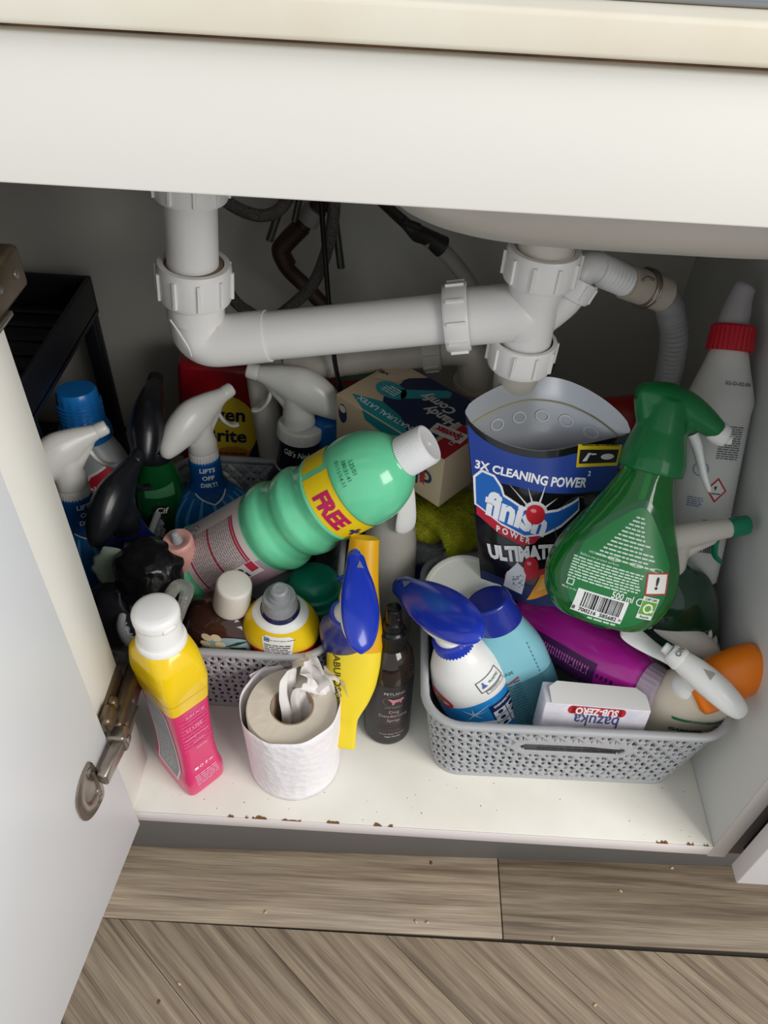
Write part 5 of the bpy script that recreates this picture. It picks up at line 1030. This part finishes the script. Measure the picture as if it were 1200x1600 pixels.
art('side_script', lines(-.25, -2.4, .25, 2.4, 10), Lf.wrap(40, h*.7, 0, .07), INK('2a1450'), t)
ribbed('clear_collar', [(h-.2, 2.2, 1), (h+1.4, 2.1, 1), (h+1.5, 1.6, 0)], mat('frosted_collar', 'd9cbd8', .25, trans=.5), t, 24, .06)
# big green dish spray
B, T = P(930, 968, s=17.2), P(1020, 720, s=18.0)
t = thing('dish_spray_bottle', 'translucent green teardrop spray bottle showing its back label', 'spray bottle', frame(B, T, 0, (0, -1, .9)))
h = (T-B).length*100; k = h/17
Lf = Loft([(z*k, a*.93, b*.93, e) for z, a, b, e in ((0, 3.3, 1.7, 2.4), (.12, 3.9, 2.1, 2.4), (.8, 4.9, 2.6, 2.4), (2.4, 5.9, 2.9, 2.4), (4.6, 6.35, 3.0, 2.4), (7.0, 6.0, 2.9, 2.3), (9.4, 5.0, 2.7, 2.2), (12, 3.8, 2.4, 2.1), (14.5, 2.8, 2.1, 2), (16, 2.4, 2.0, 2), (17, 2.3, 2.0, 2))], n=64)
FG = mat('green_clear', '2fae4a', .06, trans=.75, ior=1.35, coat=.3); Lf.build('bottle', FG, t)
Lf2 = Loft([(z*k, a*.93-.35, b*.93-.35, e) for z, a, b, e in ((.4, 4.2, 2.2, 2.4), (2.4, 5.9, 2.9, 2.4), (4.6, 6.35, 3.0, 2.4), (7.0, 6.0, 2.9, 2.3), (9.4, 5.0, 2.7, 2.2), (9.5, .6, .6, 2))], n=48); Lf2.build('liquid', mat('green_liquid', '1d8f3c', .1, trans=.55, ior=1.33), t)
tube('dip_tube', [(0, .004, .02), (.002, .004, .09), (0, 0, .17)], .0025, mat('tube_clear', 'cfe8d0', .3), t, n=10)
tear = [(4.4*math.cos(q), 5.0*k+4.2*math.sin(q)) for q in [R(-205+5*i) for i in range(0, 47)]]
tear = [p for p in tear if True]+[(3.9, 7.9*k), (2.4, 10.2*k), (.9, 12.1*k), (.25, 12.6*k), (-.25, 12.6*k), (-.9, 12.1*k), (-2.4, 10.2*k), (-3.9, 7.9*k)]
fl_ = Lf.flat(0, 0, 0, .04); art('back_label', poly(tear), fl_, mat('green_label', '1f7a3d', .35), t, .7)
rim_ = [(x*1.12, (y-5*k)*1.1+5*k) for x, y in tear]; V = rim_+tear; n = len(tear); art('label_border', (V, [(i, (i+1) % n, n+(i+1) % n, n+i) for i in range(n)]), Lf.flat(0, 0, 0, .02), mat('green_border', '0f5a2a', .15, coat=.4), t, .7)
WT_ = INK('cfe6d3')
for i in range(12):
    y = 11.6*k-.36*i; w_ = .5+.23*i*k; art('fine_print', lines(-min(w_, 3.6), y-.13, min(w_, 3.6), y+.13, 1, .55), Lf.flat(.1, 0, 0, .07), WT_, t, 1.5)
art('lettering', WORDS['howto'], Lf.flat(-2.6, 7.15*k, 0, .07), WT_, t); art('pill', join(ring(-1.1, 0, .6, .18, .05), ring(.9, 0, .6, .18, .05), ring(2.8, 0, .6, .18, .05)), Lf.flat(0, 7.15*k, 0, .07), WT_, t)
art('lettering', WORDS['fairy1'], Lf.flat(-2.2, 6.7*k, 0, .07), WT_, t); art('fine_print', lines(-4.3, 4.15*k, 2.0, 6.45*k, 8, .5), Lf.flat(0, 0, 0, .07), WT_, t, 1.5)
art('barcode_panel', rect(-2.5, -1.15, 2.0, 1.0), Lf.flat(-.6, 2.3*k, 0, .08), INK('f0f1ee'), t); art('barcode', barcode(-1.9, -.55, 1.6, .85), Lf.flat(-.6, 2.3*k, 0, .11), INK('1a1a1a'), t, 3); art('lettering', WORDS['ean'], Lf.flat(-.85, 2.3*k-.85, 0, .11), INK('1a1a1a'), t)
art('lettering', WORDS['ml'], Lf.flat(.7, 3.75*k, 0, .09), INK('e6efe6'), t); art('e_mark', ring(0, 0, .36, .36, .1), Lf.flat(2.3, 3.75*k, 0, .09), INK('e6efe6'), t)
art('hazard_sign', rect(-1.0, -1.0, 1.0, 1.0), Lf.flat(3.2, 5.9*k, 12, .08), INK('c22b2b'), t); art('hazard_sign', rect(-.86, -.86, .86, .86), Lf.flat(3.2, 5.9*k, 12, .1), INK('f2efe9'), t); art('lettering', WORDS['excl'], Lf.flat(3.2, 5.9*k, 6, .13), INK('161616'), t)
art('recycle_panel', rect(-.75, -1.05, .75, 1.05), Lf.flat(3.2, 3.3*k, 0, .08), INK('eef2e8'), t); art('recycle_panel', rect(-.68, -.62, .68, .65), Lf.flat(3.2, 3.3*k, 0, .1), INK('6aa834'), t); art('recycle_arrow', join(ring(0, 0, .46, .46, .16), poly([(.2, -.1), (.66, -.1), (.43, -.42)])), Lf.flat(3.2, 3.3*k, 0, .12), INK('f4f6f0'), t); art('lettering', WORDS['capon'], Lf.flat(3.2, 3.3*k+.84, 0, .11), INK('2f3a2a'), t); art('lettering', WORDS['recycle'], Lf.flat(3.2, 3.3*k-.84, 0, .11), INK('2f3a2a'), t)
art('lettering', WORDS['made'], Lf.flat(-3.6, 3.1*k, 0, .07), WT_, t); art('small_mark', frame2(-.3, -.3, .3, .3, .1), Lf.flat(-3.9, 3.75*k, 0, .07), WT_, t); art('fine_print', lines(-1.5, -.35, 1.5, .35, 2, .5), Lf.flat(0, .95*k, 0, .07), WT_, t)
GRN = mat('green_head', '11703a', .3)
HM = Matrix.Translation((0, 0, h*.01)) @ Matrix.Rotation(R(-3), 4, 'Y') @ Matrix.Scale(1.0, 4)
blobs('spray_head', [[(-3.0, 5.3, .9, .6), (-2.2, 5.4, 1.3, 1.1), (-.6, 5.3, 1.6, 1.5), (1.2, 5.0, 1.55, 1.5), (2.8, 4.5, 1.3, 1.25), (4.2, 3.9, 1.1, .95), (4.6, 3.7, 1.0, .85)], lathe_vf([(0, 2.85, -.9), (0, 2.8, .3), (-.05, 2.55, 1.3), (-.1, 2.2, 2.6), (-.2, 2.0, 4.2), (-.3, 1.8, 5.4)]), [(-1.0, 2.6, 1.3, 1.0), (-1.7, 4.0, 1.3, 1.0), (-2.3, 5.2, 1.2, .9)], [(.8, 2.6, 1.1, .8), (1.6, 3.6, 1.1, 1.0), (2.4, 4.4, 1.0, .8)]], GRN, t, .0013, 4, HM)
V, F = blob_sections([(5.9, 3.2, .3, .3), (5.8, 3.2, .45, .45), (5.4, 3.4, .5, .5), (5.3, 3.4, .85, .95), (4.2, 3.8, .9, .95), (4.0, 3.9, .6, .6)]); o = mesh('nozzle', V, F, WHITE, t); o.matrix_local = HM
V, F = blob_sections([(2.6, 3.0, .45, .5), (3.2, 2.2, .6, .45), (3.9, 1.0, .65, .35), (4.6, -.2, .6, .3), (5.3, -1.2, .5, .22), (5.5, -1.5, .2, .1)], 18); o = mesh('trigger', V, F, WHITE, t); o.matrix_local = HM
# white bottle with red collar
B, T = P(1072, 905, x=.245), P(1140, 545, x=.2555)
t = thing('bleach_spray_bottle', 'white bottle with red ribbed collar and clear cap by the right panel', 'bottle', frame(B, T, 0, (-.3, -1, .9)))
h = (T-B).length*100
Lf = Loft([(0, 2.4, 2.0), (.3, 2.8, 2.3), (h*.3, 2.95, 2.4), (h*.55, 2.95, 2.4), (h*.74, 2.95, 2.4), (h*.78, 3.05, 2.5), (h*.84, 2.75, 2.3), (h*.93, 2.1, 1.9), (h*.985, 1.75, 1.75), (h, 1.6, 1.6)], n=56)
Lf.build('bottle', pl('d8d7d2', .32), t)
art('fine_print', lines(-.2, -1.6, 1.9, 1.6, 15), Lf.flat(.4, h*.62, 0, .05), INK('55555a'), t); art('hazard_diamond', poly([(-.95, 0), (0, -1.2), (.95, 0), (0, 1.2)]), Lf.flat(.8, h*.42, 0, .05), INK('c3303a'), t); art('hazard_diamond', poly([(-.75, 0), (0, -.95), (.75, 0), (0, .95)]), Lf.flat(.8, h*.42, 0, .07), INK('e6e4df'), t); art('hazard_mark', join(rect(-.4, -.4, .4, -.3), poly([(-.3, .3), (.0, .4), (-.1, -.1)])), Lf.flat(.8, h*.42, 0, .09), INK('2a2a2a'), t)
art('barcode', barcode(-.9, -1.6, .9, 1.6, 16), Lf.flat(1.0, h*.22, 0, .05), INK('2a2a2c'), t, 3); art('round_seal', ring(0, 0, .7, .7, .12), Lf.flat(-.9, h*.5, 0, .05), INK('8d93b4'), t); art('lettering', WORDS['code'], Lf.flat(1.0, h*.86, 0, .06), INK('4a4a4c'), t); art('blue_print', lines(-.7, -.5, .7, .5, 5), Lf.flat(-.9, h*.36, 0, .05), INK('6a75a8'), t)
ribbed('collar', [(h-.2, 2.15, 1), (h+2.0, 2.0, 1), (h+2.2, 1.8, 0), (h+2.25, 1.3, 0)], pl('c3202f', .35), t, 28, .08)
blobs('clear_cap', [[(-.2, h+1.6, 1.55, 1.5), (-.05, h+3.2, 1.4, 1.35), (.1, h+4.6, 1.2, 1.1), (.3, h+5.6, 1.1, 1.0), (.4, h+5.9, .8, .8)]], mat('frosted_cap', 'd5d0d0', .2, trans=.5, ior=1.3), t, .0013, 3)
# white-headed dark green spray with green tip
B, T = P(1066, 1000, s=15.4), P(1044, 884, s=16.9)
t = thing('spray_bottle', 'dark green spray bottle with cream head and green nozzle tip', 'spray bottle', frame(B, T, 0))
h = (T-B).length*100
Lf = Loft([(0, 3.2, 2.6), (.4, 3.6, 3.0), (h*.45, 3.9, 3.1), (h*.7, 3.5, 2.9), (h*.9, 2.1, 2.0), (h, 1.6, 1.6)]); Lf.build('bottle', mat('dark_green_clear', '12422c', .1, trans=.4, coat=.3), t)
CRM_ = pl('d6d0c4', .32); GT = pl('0f7d5c', .3); HM = Matrix.Translation((0, 0, h*.01)) @ Matrix.Rotation(R(4), 4, 'Z') @ Matrix.Rotation(R(20), 4, 'Y')
blobs('spray_head', [[(5.2, 3.5, .9, .9), (3.6, 3.5, .95, 1.0), (1.5, 3.4, 1.1, 1.2), (-.8, 3.3, 1.3, 1.3), (-2.6, 3.0, 1.1, 1.0), (-3.6, 2.6, .5, .5)], lathe_vf([(0, 1.6, -.4), (0, 1.5, 1.0), (.1, 1.3, 2.2), (.1, 1.2, 3.2)]), [(.8, 1.4, .8, .8), (2.2, 2.2, .8, .7), (3.8, 2.7, .7, .6)]], CRM_, t, .0014, 3, HM)
V, F = blob_sections([(7.0, 3.55, .7, .8), (6.9, 3.55, .85, .95), (5.3, 3.5, .85, .95), (5.1, 3.5, .6, .7)], 16); o = mesh('nozzle', V, F, GT, t); o.matrix_local = HM
V, F = blob_sections([(4.2, 2.4, .4, .3), (4.3, 1.4, .45, .28), (4.6, .4, .45, .25), (5.3, -.4, .4, .22), (5.5, -.5, .2, .1)], 16); o = mesh('trigger', V, F, GT, t); o.matrix_local = HM
# upright sprayers seen from above at the front right
ONW = pl('f0efeb', .25)
def top_sprayer(label, B, T, heading, m, sc, on, spin=0, bm_=None):
    B = Vector((T.x-.004, T.y+.036, .006)); t = thing('spray_bottle', label, 'spray bottle', frame(B, T, spin)); heading = aim(t.matrix_world, *heading); h = (T-B).length*100
    Loft([(0, 2.2, 1.9), (.3, 2.5, 2.2), (h-4.5, 2.5, 2.2), (h-1.6, 1.6, 1.6), (h-.2, 1.4, 1.4)]).build('bottle', bm_ or CLD, t)
    Mx = Matrix.Translation((0, 0, h*.01)) @ Matrix.Rotation(R(heading), 4, 'Z') @ Matrix.Scale(sc, 4)
    blobs('spray_head', [[(2.2, 3.2, 1.15, 1.1), (.5, 3.2, 1.4, 1.25), (-1.8, 3.0, 1.5, 1.25), (-3.8, 2.6, 1.3, 1.05), (-5.0, 2.3, .9, .7), (-5.3, 2.2, .4, .3)], lathe_vf([(0, 1.7, -.6), (0, 1.6, .4), (0, 1.2, 1.4), (0, 1.1, 2.8)])], m, t, .0013, 4, Mx)
    V, F = blob_sections([(4.2, 3.3, .3, .3), (4.15, 3.3, .55, .55), (3.5, 3.3, .6, .6), (3.4, 3.3, 1.0, 1.0), (2.2, 3.2, 1.22, 1.2), (2.0, 3.2, .8, .8)], 24); o = mesh('nozzle', V, F, m, t); o.matrix_local = Mx
    V, F = blob_sections([(1.6, 2.2, .6, .4), (3.2, 2.0, .65, .38), (4.8, 1.6, .85, .36), (6.6, 1.4, 1.1, .34), (7.8, 1.4, 1.05, .3), (8.3, 1.4, .5, .15)], 20); o = mesh('trigger', V, F, m, t); o.matrix_local = Mx
    art('arrow_mark', poly([(.2, 0), (-.9, -.5), (-.9, .5)]), lambda x, y: Mx @ (Vector((x, y, 4.49+.02*x-.35*y*y))*.01), mat('grey_mark', 'a9a49a', .4), t)
    if on: art('lettering', WORDS['on'], lambda x, y: Mx @ (Vector((2.75+y, -x, 3.2+math.sqrt(max(.01, 1.28**2-x*x))+.0))*.01), INK('77736c'), t, .3)
    return t
top_sprayer('white sprayer head marked ON above the small white box', P(1062, 1135, z=.006), P(1074, 1072, s=16.9), (-105, -85), ONW, .92, True)
top_sprayer('off white sprayer head just under the green dish spray', P(1050, 1040, z=.004), P(1035, 1000, s=15.8), (-100, -50), pl('cfcac0', .3), .9, False)
# white nozzle cap bottle behind the orange cap
t = thing('nozzle_bottle', 'small bottle with stubby white nozzle behind the orange cap', 'bottle', frame(P(1090, 1060, s=14.6), P(1094, 1000, s=16.0), 20)); h = (P(1094, 1000, s=16.0)-P(1090, 1060, s=14.6)).length*100
Loft([(0, 1.8), (.3, 2.0), (h-2.5, 2.0), (h-1.2, 1.5), (h-.6, 1.2)]).build('bottle', pl('b9b4aa', .3), t); Loft([(h-.9, 1.55), (h-.8, 1.6), (h, 1.55), (h+.1, 1.15), (h+1.5, 1.05), (h+1.7, 1.0), (h+1.75, .75), (h+1.5, .6), (h+1.4, .1)], n=36).build('nozzle', pl('d9d5cf', .3), t)
# cream bottle with orange cap
B, T = Vector((.232, .112, .006)), P(1108, 1066, z=.160)
t = thing('hair_product_bottle', 'cream bottle with large orange cap leaning on the right panel', 'bottle', frame(B, T, 0)); h = (T-B).length*100
Lf = Loft([(0, 3.8, 2.2, 2.6), (.4, 4.1, 2.5, 2.6), (h*.45, 4.2, 2.6, 2.5), (h*.75, 4.0, 2.5, 2.4), (h*.92, 3.2, 2.2, 2.2), (h, 2.6, 2.0)]); Lf.build('bottle', pl('d9ceba', .3), t)
art('green_banner', poly([(-2.2, -.15), (2.2, -.15), (2.5, .3), (-2.5, .3)]), Lf.flat(.4, h*.76, 4, .05), INK('2f7a52'), t); art('lettering', WORDS['ultimate'], Lf.flat(.4, h*.765, 4, .08), INK('dfe8dd'), t); art('lettering', WORDS['garnier'], Lf.flat(.2, h*.63, 4, .06), INK('1d5a37'), t, .4); art('orange_arc', ring(1.0, 0, 1.5, .6, .1), Lf.flat(.4, h*.63, 4, .05), INK('d9803a'), t)
c0, c1 = t.matrix_world.inverted() @ P(1098, 1076, s=17.0), t.matrix_world.inverted() @ P(1200, 1030, s=17.2)
cl_ = (c1-c0).length*100; o = Loft([(-1.2, 1.6, 1.5), (-.8, 2.3, 2.0), (.5, 2.5, 2.1), (cl_*.6, 2.45, 2.1), (cl_*.85, 2.2, 1.9), (cl_*.97, 1.4, 1.2), (cl_, .6, .5)]).build('cap', pl('ef7d12', .3), t)
o.matrix_local = frame(c0, c1, 0)
# small white medicine box
O_ = P(852, 1098, z=.137); ex = P(1018, 1112, z=.137)-O_; wx = ex.length*100; ex.normalize(); ey = Vector((0, -.12, -.99)); ey = (ey-ey.dot(ex)*ex).normalized(); nz = ex.cross(-ey).normalized()
Mx = Matrix((ex, -ey, nz)).transposed().to_4x4(); Mx.translation = O_
t = thing('medicine_box', 'small white and lilac medicine carton printed upside down', 'box', Mx)
CARD = mat('marbled_card', 'ece8ea', .5, var=.12, vscale=60, c2='d3cfdd')
bevel_box('carton', 0, wx*.01, -.060, 0, -.026, 0, CARD, t, .0012, 2)
art('end_flap', poly([(.6, 0), (wx-.3, 0), (wx-.1, .8), (wx-.3, 2.2), (wx-1.0, 3.0), (1.3, 3.1), (.5, 2.2)]), lambda x, y: Vector((x, .03+y*.06, -y*.82))*.01+Vector((0, .0006, 0)), mat('white_card', 'f3f0ec', .45), t)
bf = lambda x0, y0, off=.03: (lambda u, v: Vector(((x0-u), (y0-v*1.5), off))*.01)
art('lettering', WORDS['bazuka'], bf(wx*.52, -1.9), INK('4d4f86'), t, .5); art('red_pill', join(rect(-2.3, -.36, 2.3, .36), disk(-2.3, 0, .36), disk(2.3, 0, .36)), bf(wx*.5, -.6), INK('c02a35'), t); art('lettering', WORDS['subzero'], bf(wx*.5, -.6, .06), INK('f4eeee'), t, .4); art('lettering', WORDS['bazuk'], bf(wx*.52, -3.5), INK('3a3a40'), t, .5)
t = thing('leaflet', 'folded white printed leaflet seen through the basket hand slot', 'leaflet', Matrix.Translation((.155, .0665, .026)) @ Matrix.Rotation(R(-10), 4, 'X'))
bevel_box('paper', -.06, .052, 0, .002, 0, .048, pl('e9e4e2', .6), t, .0004, 1); art('fine_print', lines(-4.6, .5, 4.6, 4.4, 11), lambda x, y: Vector((x*.01, -.0003, y*.01)), INK('9a8f92'), t, 2)
